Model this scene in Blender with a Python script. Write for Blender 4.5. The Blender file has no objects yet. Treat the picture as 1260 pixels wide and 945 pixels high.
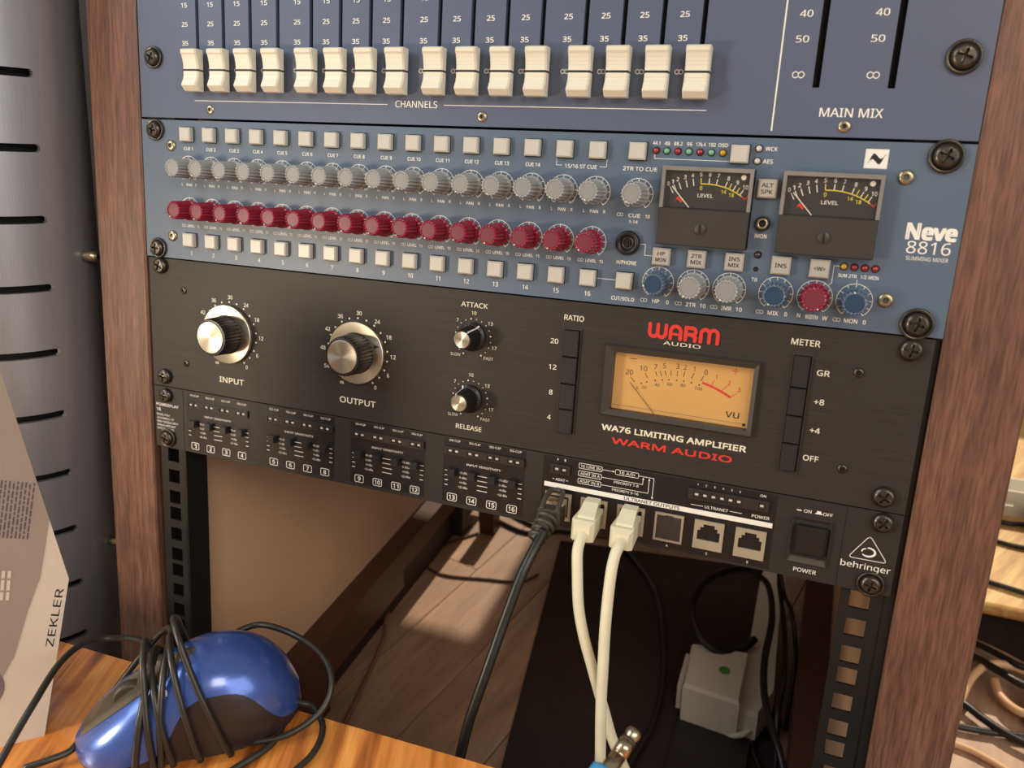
import bpy, bmesh, math, random
from mathutils import Matrix, Vector
random.seed(7)
S = 0.001
FLOOR = 575.0
TILT = math.radians(-12)
scene = bpy.context.scene
COL = scene.collection

# ------------------------------------------------------------ camera
cam_d = bpy.data.cameras.new('camera')
cam = bpy.data.objects.new('camera', cam_d); COL.objects.link(cam)
R_ = [(0.92937392, 0.36868836, -0.01824829), (0.13598414, -0.38790348, -0.91161352), (-0.34317987, 0.84474836, -0.41064315)]
mw = Matrix.Identity(4)
for i in range(3):
    mw[i][0] = R_[0][i]; mw[i][1] = -R_[1][i]; mw[i][2] = -R_[2][i]
mw.translation = (0.4277282, -0.4226258, (54.1347 + FLOOR) * S)
cam.matrix_world = mw
cam_d.sensor_width = 36.0; cam_d.lens = 995.94 / 1260 * 36
cam_d.clip_start = 0.01; cam_d.clip_end = 50
cam_d.dof.use_dof = True; cam_d.dof.focus_distance = 0.47; cam_d.dof.aperture_fstop = 11.0
scene.camera = cam
# ------------------------------------------------------------ world, sun, large lights, exposure
w = bpy.data.worlds.new('world'); scene.world = w; w.use_nodes = True
w.node_tree.nodes['Background'].inputs[0].default_value = (1.0, 0.86, 0.72, 1)
w.node_tree.nodes['Background'].inputs[1].default_value = 0.36

def lamp(name, kind, loc, target, energy, color, size=None, size_y=None, angle=None):
    d = bpy.data.lights.new(name, kind); d.energy = energy; d.color = color
    if kind == 'AREA':
        d.shape = 'RECTANGLE'; d.size = size; d.size_y = size_y or size
    if kind == 'SUN': d.angle = angle
    o = bpy.data.objects.new(name, d); COL.objects.link(o); o.location = loc
    v = Vector(target) - Vector(loc); o.rotation_euler = v.to_track_quat('-Z', 'Y').to_euler()
    return o
lamp('sun', 'SUN', (0.2, 2, 2), (0.22, 1, 1), 4.2, (1.0, 0.84, 0.64), angle=0.012)
lamp('left_window_light', 'AREA', (-0.9, -0.75, 1.5), (0.2, 0, 0.6), 13, (0.80, 0.90, 1.0), 0.8, 0.9)
lamp('room_lamp', 'AREA', (1.0, -1.2, 1.5), (0.3, 0, 0.5), 10, (1.0, 0.80, 0.6), 0.5, 0.5)
lamp('right_window_light', 'AREA', (1.9, -1.0, 1.2), (0.2, 0, 0.6), 13, (0.92, 0.95, 1.0), 1.1, 1.2)
lamp('low_fill_light', 'AREA', (-0.30, -0.62, 0.52), (0.474, 0.09, 0.30), 3.2, (1.0, 0.82, 0.6), 0.12, 0.12)  # added fill light, brightens the right inner lining and rail holes
scene.view_settings.view_transform = 'Standard'
scene.view_settings.look = 'None'
scene.view_settings.gamma = 1.0
scene.view_settings.use_curve_mapping = False
scene.view_settings.exposure = -0.1

# ------------------------------------------------------------ materials
def lin(c):
    return tuple(((v / 255) / 12.92 if v / 255 <= 0.04045 else ((v / 255 + 0.055) / 1.055) ** 2.4) for v in c) + (1,)
MATS = {}
def mat(name, rgb, rough=0.5, metal=0.0, var=0.06, scale=30, bump=0.0, stretch=None, coat=0.0, emit=None, trans=0.0, sss=0.0, aniso=0.0, spec=0.5):
    m = bpy.data.materials.new(name); m.use_nodes = True
    nt = m.node_tree; N = nt.nodes; L = nt.links
    b = N['Principled BSDF']
    c = lin(rgb)
    tc = N.new('ShaderNodeTexCoord'); mp = N.new('ShaderNodeMapping'); nz = N.new('ShaderNodeTexNoise')
    L.new(tc.outputs['Object'], mp.inputs['Vector']); L.new(mp.outputs[0], nz.inputs['Vector'])
    if stretch: mp.inputs['Scale'].default_value = stretch
    nz.inputs['Scale'].default_value = scale; nz.inputs['Detail'].default_value = 4
    rp = N.new('ShaderNodeValToRGB')
    rp.color_ramp.elements[0].position = 0.3; rp.color_ramp.elements[1].position = 0.7
    rp.color_ramp.elements[0].color = tuple(max(0, v * (1 - var)) for v in c[:3]) + (1,)
    rp.color_ramp.elements[1].color = tuple(min(1, v * (1 + var)) for v in c[:3]) + (1,)
    L.new(nz.outputs['Fac'], rp.inputs['Fac']); L.new(rp.outputs[0], b.inputs['Base Color'])
    b.inputs['Roughness'].default_value = rough; b.inputs['Metallic'].default_value = metal
    b.inputs['Coat Weight'].default_value = coat; b.inputs['Coat Roughness'].default_value = 0.15
    b.inputs['Specular IOR Level'].default_value = spec
    b.inputs['Anisotropic'].default_value = aniso
    if sss:
        b.inputs['Subsurface Weight'].default_value = sss; b.inputs['Subsurface Scale'].default_value = 0.002
    if emit:
        b.inputs['Emission Color'].default_value = lin(emit[0]); b.inputs['Emission Strength'].default_value = emit[1]
    if bump:
        bp = N.new('ShaderNodeBump'); bp.inputs['Strength'].default_value = bump; bp.inputs['Distance'].default_value = 0.0004
        L.new(nz.outputs['Fac'], bp.inputs['Height']); L.new(bp.outputs[0], b.inputs['Normal'])
    MATS[name] = m
    return m

def wood(name, c0, c1, c2, scale, stretch, rough=0.5, bump=0.3, coat=0.0, rot=(0, 0, 0), contrast=(0.3, 0.55, 0.75), fine=1.0):
    """grain built from two stretched noises, coordinates in object space"""
    m = bpy.data.materials.new(name); m.use_nodes = True
    nt = m.node_tree; N = nt.nodes; L = nt.links; b = N['Principled BSDF']
    tc = N.new('ShaderNodeTexCoord'); rt = N.new('ShaderNodeMapping'); mp = N.new('ShaderNodeMapping')
    rt.inputs['Rotation'].default_value = rot
    mp.inputs['Scale'].default_value = stretch
    L.new(tc.outputs['Object'], rt.inputs['Vector']); L.new(rt.outputs[0], mp.inputs['Vector'])
    n1 = N.new('ShaderNodeTexNoise'); n1.inputs['Scale'].default_value = scale; n1.inputs['Detail'].default_value = 3
    n1.inputs['Distortion'].default_value = 0.6
    n2 = N.new('ShaderNodeTexNoise'); n2.inputs['Scale'].default_value = scale * 5; n2.inputs['Detail'].default_value = 6
    for n in (n1, n2): L.new(mp.outputs[0], n.inputs['Vector'])
    r = N.new('ShaderNodeValToRGB'); cr = r.color_ramp
    cr.elements[0].position = contrast[0]; cr.elements[0].color = lin(c0)
    cr.elements[1].position = contrast[2]; cr.elements[1].color = lin(c2)
    e = cr.elements.new(contrast[1]); e.color = lin(c1)
    L.new(n1.outputs['Fac'], r.inputs['Fac'])
    r2 = N.new('ShaderNodeValToRGB')
    v = 1 - 0.45 * fine
    r2.color_ramp.elements[0].position = 0.35; r2.color_ramp.elements[0].color = (v, v * 0.98, v * 0.96, 1)
    r2.color_ramp.elements[1].position = 0.6; r2.color_ramp.elements[1].color = (1, 1, 1, 1)
    L.new(n2.outputs['Fac'], r2.inputs['Fac'])
    mx = N.new('ShaderNodeMixRGB'); mx.blend_type = 'MULTIPLY'; mx.inputs[0].default_value = 1
    L.new(r.outputs[0], mx.inputs[1]); L.new(r2.outputs[0], mx.inputs[2]); L.new(mx.outputs[0], b.inputs['Base Color'])
    b.inputs['Roughness'].default_value = rough; b.inputs['Coat Weight'].default_value = coat
    bp = N.new('ShaderNodeBump'); bp.inputs['Strength'].default_value = bump; bp.inputs['Distance'].default_value = 0.0003
    L.new(n2.outputs['Fac'], bp.inputs['Height']); L.new(bp.outputs[0], b.inputs['Normal'])
    MATS[name] = m
    return m

def glass(name, gloss=0.06):
    m = bpy.data.materials.new(name); m.use_nodes = True
    nt = m.node_tree; N = nt.nodes; L = nt.links
    N.remove(N['Principled BSDF'])
    t = N.new('ShaderNodeBsdfTransparent'); g = N.new('ShaderNodeBsdfGlossy'); g.inputs['Roughness'].default_value = 0.08
    lw = N.new('ShaderNodeLayerWeight'); pw = N.new('ShaderNodeMath'); pw.operation = 'POWER'; pw.inputs[1].default_value = 3.0
    fr = N.new('ShaderNodeMath'); fr.operation = 'MULTIPLY_ADD'; fr.inputs[1].default_value = 0.6; fr.inputs[2].default_value = 0.04
    L.new(lw.outputs['Facing'], pw.inputs[0]); L.new(pw.outputs[0], fr.inputs[0])
    mx = N.new('ShaderNodeMixShader')
    L.new(fr.outputs[0], mx.inputs[0]); L.new(t.outputs[0], mx.inputs[1]); L.new(g.outputs[0], mx.inputs[2])
    L.new(mx.outputs[0], N['Material Output'].inputs['Surface'])
    MATS[name] = m
    return m

def mouse_blue(name):
    m = mat(name, (66, 100, 182), 0.28, 0.45, 0.08, 900, coat=0.9)
    return m

mat('blue_panel', (87, 103, 122), 0.42, 0.0, 0.05, 8, bump=0.0)
mat('blue_panel_upper', (84, 94, 116), 0.42, 0.0, 0.04, 8)
mat('black_brushed', (50, 47, 43), 0.5, 0.0, 0.16, 40, bump=0.12, stretch=(0.5, 30, 30), spec=0.3)
mat('black_anodised', (46, 44, 41), 0.5, 0.0, 0.14, 40, bump=0.10, stretch=(0.5, 30, 30), spec=0.3)
mat('black_gloss_print', (26, 26, 28), 0.30, 0.0)
mat('steel_dark', (34, 33, 32), 0.5, 0.4)
mat('chassis', (60, 60, 60), 0.6, 0.3)
mat('hole_dark', (8, 7, 7), 0.8)
mat('slot_brown', (30, 24, 24), 0.8)
mat('fader_white', (226, 222, 204), 0.38, 0, 0.02, sss=0.0)
mat('fader_line', (25, 25, 25), 0.5)
mat('button_cream', (194, 192, 182), 0.35, 0, 0.03, 120)
mat('button_print', (172, 168, 157), 0.35, 0, 0.03, 120)
mat('print_white', (236, 234, 224), 0.5, 0, 0.02)
mat('print_cream', (226, 222, 196), 0.5, 0, 0.02)
mat('print_black', (28, 26, 26), 0.5, 0, 0.02)
mat('print_red', (214, 52, 44), 0.5, 0, 0.02)
mat('print_yellow', (226, 206, 50), 0.5, 0, 0.02)
mat('knob_grey', (158, 162, 162), 0.24, 0, 0.05)
mat('knob_grey_cap', (138, 140, 140), 0.4, 0, 0.04)
mat('knob_red', (146, 30, 58), 0.25, 0, 0.05)
mat('knob_red_cap', (112, 42, 54), 0.4, 0, 0.04)
mat('knob_blue', (84, 104, 126), 0.25, 0, 0.05)
mat('knob_blue_cap', (38, 62, 90), 0.4, 0, 0.04)
mat('screw_black', (84, 80, 74), 0.30, 0.85, 0.12, 200, bump=0.1)
mat('screw_steel', (176, 166, 140), 0.3, 0.9, 0.1, 200)
mat('button_black', (36, 35, 36), 0.4, 0, 0.06)
mat('aluminium', (204, 197, 178), 0.32, 1.0, 0.08, 60, aniso=0.6)
_al = MATS['aluminium'].node_tree; _tg = _al.nodes.new('ShaderNodeTangent'); _tg.direction_type = 'RADIAL'; _tg.axis = 'Y'
_al.nodes['Principled BSDF'].inputs['Anisotropic'].default_value = 0.85; _al.links.new(_tg.outputs[0], _al.nodes['Principled BSDF'].inputs['Tangent'])
mat('knob_black', (28, 27, 27), 0.35, 0.1)
mat('meter_black', (52, 48, 45), 0.5, 0, 0.08, 60)
mat('meter_face', (40, 37, 36), 0.5, 0, 0.08, 60)
mat('clear_acrylic', (132, 129, 122), 0.12, 0.0, 0.12, 60, coat=1.0)
mat('amber_face', (206, 158, 90), 0.6, 0, 0.04, 20, emit=((228, 168, 84), 0.12))
mat('bezel_dark', (58, 54, 50), 0.45, 0, 0.06)
mat('led_red', (150, 20, 34), 0.2, 0, 0.05, coat=1)
mat('led_green', (116, 176, 140), 0.2, 0, 0.05, coat=1)
mat('led_yellow', (190, 148, 20), 0.2, 0, 0.05, coat=1)
mat('led_clear', (205, 200, 190), 0.2, 0, 0.05, coat=1)
mat('led_dark', (58, 24, 40), 0.2, 0, 0.05, coat=1)
mat('led_amber_lit', (255, 120, 40), 0.3, emit=((255, 90, 30), 3.0))
mat('led_window', (38, 37, 36), 0.25, 0, 0.05, coat=0.6)
mat('jack_cream', (172, 160, 138), 0.4, 0.2, 0.06)
mat('gold_contact', (212, 160, 60), 0.3, 0.9)
mat('cable_cream', (226, 220, 190), 0.42, 0, 0.04, 60)
mat('cable_black', (26, 25, 24), 0.38, 0, 0.1, 300, bump=0.1)
mat('cable_grey', (44, 42, 36), 0.34, 0, 0.1, 100)
mat('cable_pink', (120, 84, 76), 0.5)
mat('cable_beige', (212, 170, 128), 0.45, 0, 0.04)
mat('rubber_black', (64, 60, 52), 0.5, 0, 0.1, 200, bump=0.15)
mat('plug_blue', (70, 150, 200), 0.4)
mat('nickel', (190, 176, 150), 0.22, 1.0)
mat('brushed_steel', (166, 168, 174), 0.40, 0.6, 0.10, 60, bump=0.05, stretch=(30, 30, 0.6))
mat('carton_grey', (150, 138, 128), 0.6, 0, 0.04, 40)
mat('carton_light', (206, 196, 182), 0.6, 0, 0.04, 40)
mat('carton_photo', (112, 102, 112), 0.6, 0, 0.1, 60)
mat('carton_photo_dark', (84, 74, 84), 0.6, 0, 0.1, 60)
mat('inner_beige', (218, 176, 138), 0.55, 0, 0.05, 12)
mat('beam_brown', (78, 46, 38), 0.5, 0, 0.14, 30, bump=0.1, stretch=(8, 0.6, 8))
mat('case_black', (60, 50, 48), 0.95, 0, 0.08, 30, spec=0.05)
mat('white_plastic', (222, 216, 200), 0.4, 0, 0.03, 30)
mat('label_green', (84, 150, 60), 0.5)
mat('device_black', (40, 34, 34), 0.5, 0, 0.1, 40)
mouse_blue('mouse_blue')
mat('mouse_dark', (48, 38, 38), 0.35, 0, 0.08, 60)
mat('mouse_smoke', (92, 86, 70), 0.25, 0.2, 0.08, 60, coat=0.6)
wood('walnut', (96, 66, 52), (118, 82, 65), (136, 98, 78), 18, (9, 9, 0.7), rough=0.42, bump=0.35, contrast=(0.25, 0.5, 0.8), fine=0.9)
wood('desk_wood', (118, 62, 28), (214, 132, 58), (240, 170, 86), 8, (10, 0.8, 4), rough=0.4, bump=0.15, coat=0.25,
     rot=(0, 0, math.radians(-18)), contrast=(0.33, 0.46, 0.66), fine=0.4)
wood('floor_wood', (150, 118, 96), (172, 138, 112), (190, 156, 128), 6, (6, 0.8, 4), rough=0.42, bump=0.1, fine=0.35)
wood('shelf_wood', (196, 146, 86), (222, 180, 112), (236, 202, 138), 10, (9, 0.7, 4), rough=0.45, bump=0.1, rot=(0, 0, 0.5), fine=0.4)
glass('meter_glass')

# ------------------------------------------------------------ mesh helpers (all in millimetres)
class MB:
    def __init__(s): s.v = []; s.f = []; s.sm = []
    def face(s, idx, smooth=False): s.f.append(tuple(idx)); s.sm.append(smooth)
    def add(s, vs, fs, smooth=False):
        o = len(s.v); s.v += [tuple(v) for v in vs]
        for f in fs: s.face([i + o for i in f], smooth)
    def box(s, x0, x1, y0, y1, z0, z1, c=0.0):
        """box, optional chamfer on its -y face"""
        if c <= 0:
            vs = [(x0, y0, z0), (x1, y0, z0), (x1, y1, z0), (x0, y1, z0), (x0, y0, z1), (x1, y0, z1), (x1, y1, z1), (x0, y1, z1)]
            s.add(vs, [(0, 1, 5, 4), (1, 2, 6, 5), (2, 3, 7, 6), (3, 0, 4, 7), (4, 5, 6, 7), (3, 2, 1, 0)])
        else:
            a = [(x0, y1, z0), (x1, y1, z0), (x1, y1, z1), (x0, y1, z1)]
            b = [(x0, y0 + c, z0), (x1, y0 + c, z0), (x1, y0 + c, z1), (x0, y0 + c, z1)]
            d = [(x0 + c, y0, z0 + c), (x1 - c, y0, z0 + c), (x1 - c, y0, z1 - c), (x0 + c, y0, z1 - c)]
            fs = [(3, 2, 1, 0), (8, 9, 10, 11)]
            for k in range(4):
                n = (k + 1) % 4
                fs += [(k, n, 4 + n, 4 + k), (4 + k, 4 + n, 8 + n, 8 + k)]
            s.add(a + b + d, fs)
    def lathe(s, prof, cx=0, cz=0, seg=24, gear=0, amp=0, a0=0, smooth=True, cap=True):
        """prof: list of (r, y), axis along y, y decreasing towards the viewer"""
        o = len(s.v); n = len(prof)
        for (r, y) in prof:
            for k in range(seg):
                a = a0 + 2 * math.pi * k / seg
                rr = r + (amp * (1 if k % 2 == 0 else -1) if gear and r > 0.1 else 0)
                s.v.append((cx + rr * math.cos(a), y, cz + rr * math.sin(a)))
        for j in range(n - 1):
            for k in range(seg):
                k2 = (k + 1) % seg
                flat = abs(prof[j][1] - prof[j + 1][1]) < 0.3 * abs(prof[j][0] - prof[j + 1][0]) and abs(prof[j][0] - prof[j + 1][0]) > 1.2
                s.face((o + j * seg + k, o + j * seg + k2, o + (j + 1) * seg + k2, o + (j + 1) * seg + k), smooth and not flat)
        if cap: s.face([o + (n - 1) * seg + k for k in range(seg)])
    def tube(s, pts, r, seg=8, sub=4, caps=True):
        P = [Vector(p) for p in pts]
        Q = []
        if sub > 1 and len(P) > 2:
            for i in range(len(P) - 1):
                p0 = P[max(i - 1, 0)]; p1 = P[i]; p2 = P[i + 1]; p3 = P[min(i + 2, len(P) - 1)]
                for k in range(sub):
                    t = k / sub
                    Q.append(0.5 * ((2 * p1) + (p2 - p0) * t + (2 * p0 - 5 * p1 + 4 * p2 - p3) * t * t + (3 * p1 - p0 - 3 * p2 + p3) * t ** 3))
            Q.append(P[-1])
        else: Q = P
        o = len(s.v); nrm = None
        rr = r if callable(r) else (lambda t: r)
        for i, q in enumerate(Q):
            t = (Q[min(i + 1, len(Q) - 1)] - Q[max(i - 1, 0)]).normalized()
            if nrm is None:
                nrm = t.orthogonal().normalized()
            nrm = (nrm - t * nrm.dot(t)).normalized(); b = t.cross(nrm)
            R = rr(i / (len(Q) - 1))
            for k in range(seg):
                a = 2 * math.pi * k / seg
                s.v.append(tuple(q + nrm * (R * math.cos(a)) + b * (R * math.sin(a))))
        for i in range(len(Q) - 1):
            for k in range(seg):
                k2 = (k + 1) % seg
                s.face((o + i * seg + k, o + i * seg + k2, o + (i + 1) * seg + k2, o + (i + 1) * seg + k), True)
        if caps:
            s.face([o + k for k in range(seg)][::-1]); e = o + (len(Q) - 1) * seg; s.face([e + k for k in range(seg)])
    def plate(s, x0, x1, z0, z1, y0, y1, holes=()):
        """flat plate between y0 (front) and y1 with real rectangular holes"""
        xs = sorted(set([x0, x1] + [v for h in holes for v in (h[0], h[1])]))
        zs = sorted(set([z0, z1] + [v for h in holes for v in (h[2], h[3])]))
        xs = [x for x in xs if x0 <= x <= x1]; zs = [z for z in zs if z0 <= z <= z1]
        def solid(i, j):
            if i < 0 or j < 0 or i >= len(xs) - 1 or j >= len(zs) - 1: return False
            cx = (xs[i] + xs[i + 1]) / 2; cz = (zs[j] + zs[j + 1]) / 2
            return not any(h[0] < cx < h[1] and h[2] < cz < h[3] for h in holes)
        for i in range(len(xs) - 1):
            for j in range(len(zs) - 1):
                if not solid(i, j): continue
                a, b, c, d = xs[i], xs[i + 1], zs[j], zs[j + 1]
                s.add([(a, y0, c), (b, y0, c), (b, y0, d), (a, y0, d)], [(0, 1, 2, 3)])
                s.add([(a, y1, c), (b, y1, c), (b, y1, d), (a, y1, d)], [(3, 2, 1, 0)])
                if not solid(i - 1, j): s.add([(a, y0, c), (a, y0, d), (a, y1, d), (a, y1, c)], [(0, 1, 2, 3)])
                if not solid(i + 1, j): s.add([(b, y0, c), (b, y0, d), (b, y1, d), (b, y1, c)], [(3, 2, 1, 0)])
                if not solid(i, j - 1): s.add([(a, y0, c), (b, y0, c), (b, y1, c), (a, y1, c)], [(3, 2, 1, 0)])
                if not solid(i, j + 1): s.add([(a, y0, d), (b, y0, d), (b, y1, d), (a, y1, d)], [(0, 1, 2, 3)])
    def prism(s, poly, y0, y1):
        """polygon in x,z extruded from y0 (front) to y1"""
        n = len(poly); o = len(s.v)
        s.v += [(p[0], y0, p[1]) for p in poly] + [(p[0], y1, p[1]) for p in poly]
        s.face([o + k for k in range(n)]); s.face([o + n + k for k in range(n)][::-1])
        for k in range(n):
            k2 = (k + 1) % n; s.face((o + k, o + n + k, o + n + k2, o + k2))
    def mesh(s, name):
        me = bpy.data.meshes.new(name)
        me.from_pydata([(x * S, y * S, z * S) for x, y, z in s.v], [], s.f)
        me.polygons.foreach_set('use_smooth', s.sm); me.update()
        return me

ROOM = Matrix.Translation((0, 0, FLOOR * S))
RACK = ROOM @ Matrix.Rotation(TILT, 4, 'X')

def mesh_obj(name, data, m=None, parent=None, loc=(0, 0, 0)):
    if isinstance(data, MB): data = data.mesh(name)
    if m is not None and not data.materials: data.materials.append(MATS[m] if isinstance(m, str) else m)
    o = bpy.data.objects.new(name, data); COL.objects.link(o)
    if parent: o.parent = parent
    o.location = [c * S for c in loc]
    return o
def thing(name, label, cat, loc=(0, 0, 0), frame=ROOM, group=None):
    o = bpy.data.objects.new(name, None); COL.objects.link(o); o.empty_display_size = 0.02
    o.matrix_world = frame @ Matrix.Translation([c * S for c in loc])
    o['label'] = label; o['category'] = cat
    if group: o['group'] = group
    return o
def tag(o, label=None, cat=None, group=None, kind=None):
    if label: o['label'] = label
    if cat: o['category'] = cat
    if group: o['group'] = group
    if kind: o['kind'] = kind
    return o
def clean(o):
    bm = bmesh.new(); bm.from_mesh(o.data); bmesh.ops.remove_doubles(bm, verts=bm.verts, dist=1e-7)
    bmesh.ops.recalc_face_normals(bm, faces=bm.faces); bm.to_mesh(o.data); bm.free(); return o

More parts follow.
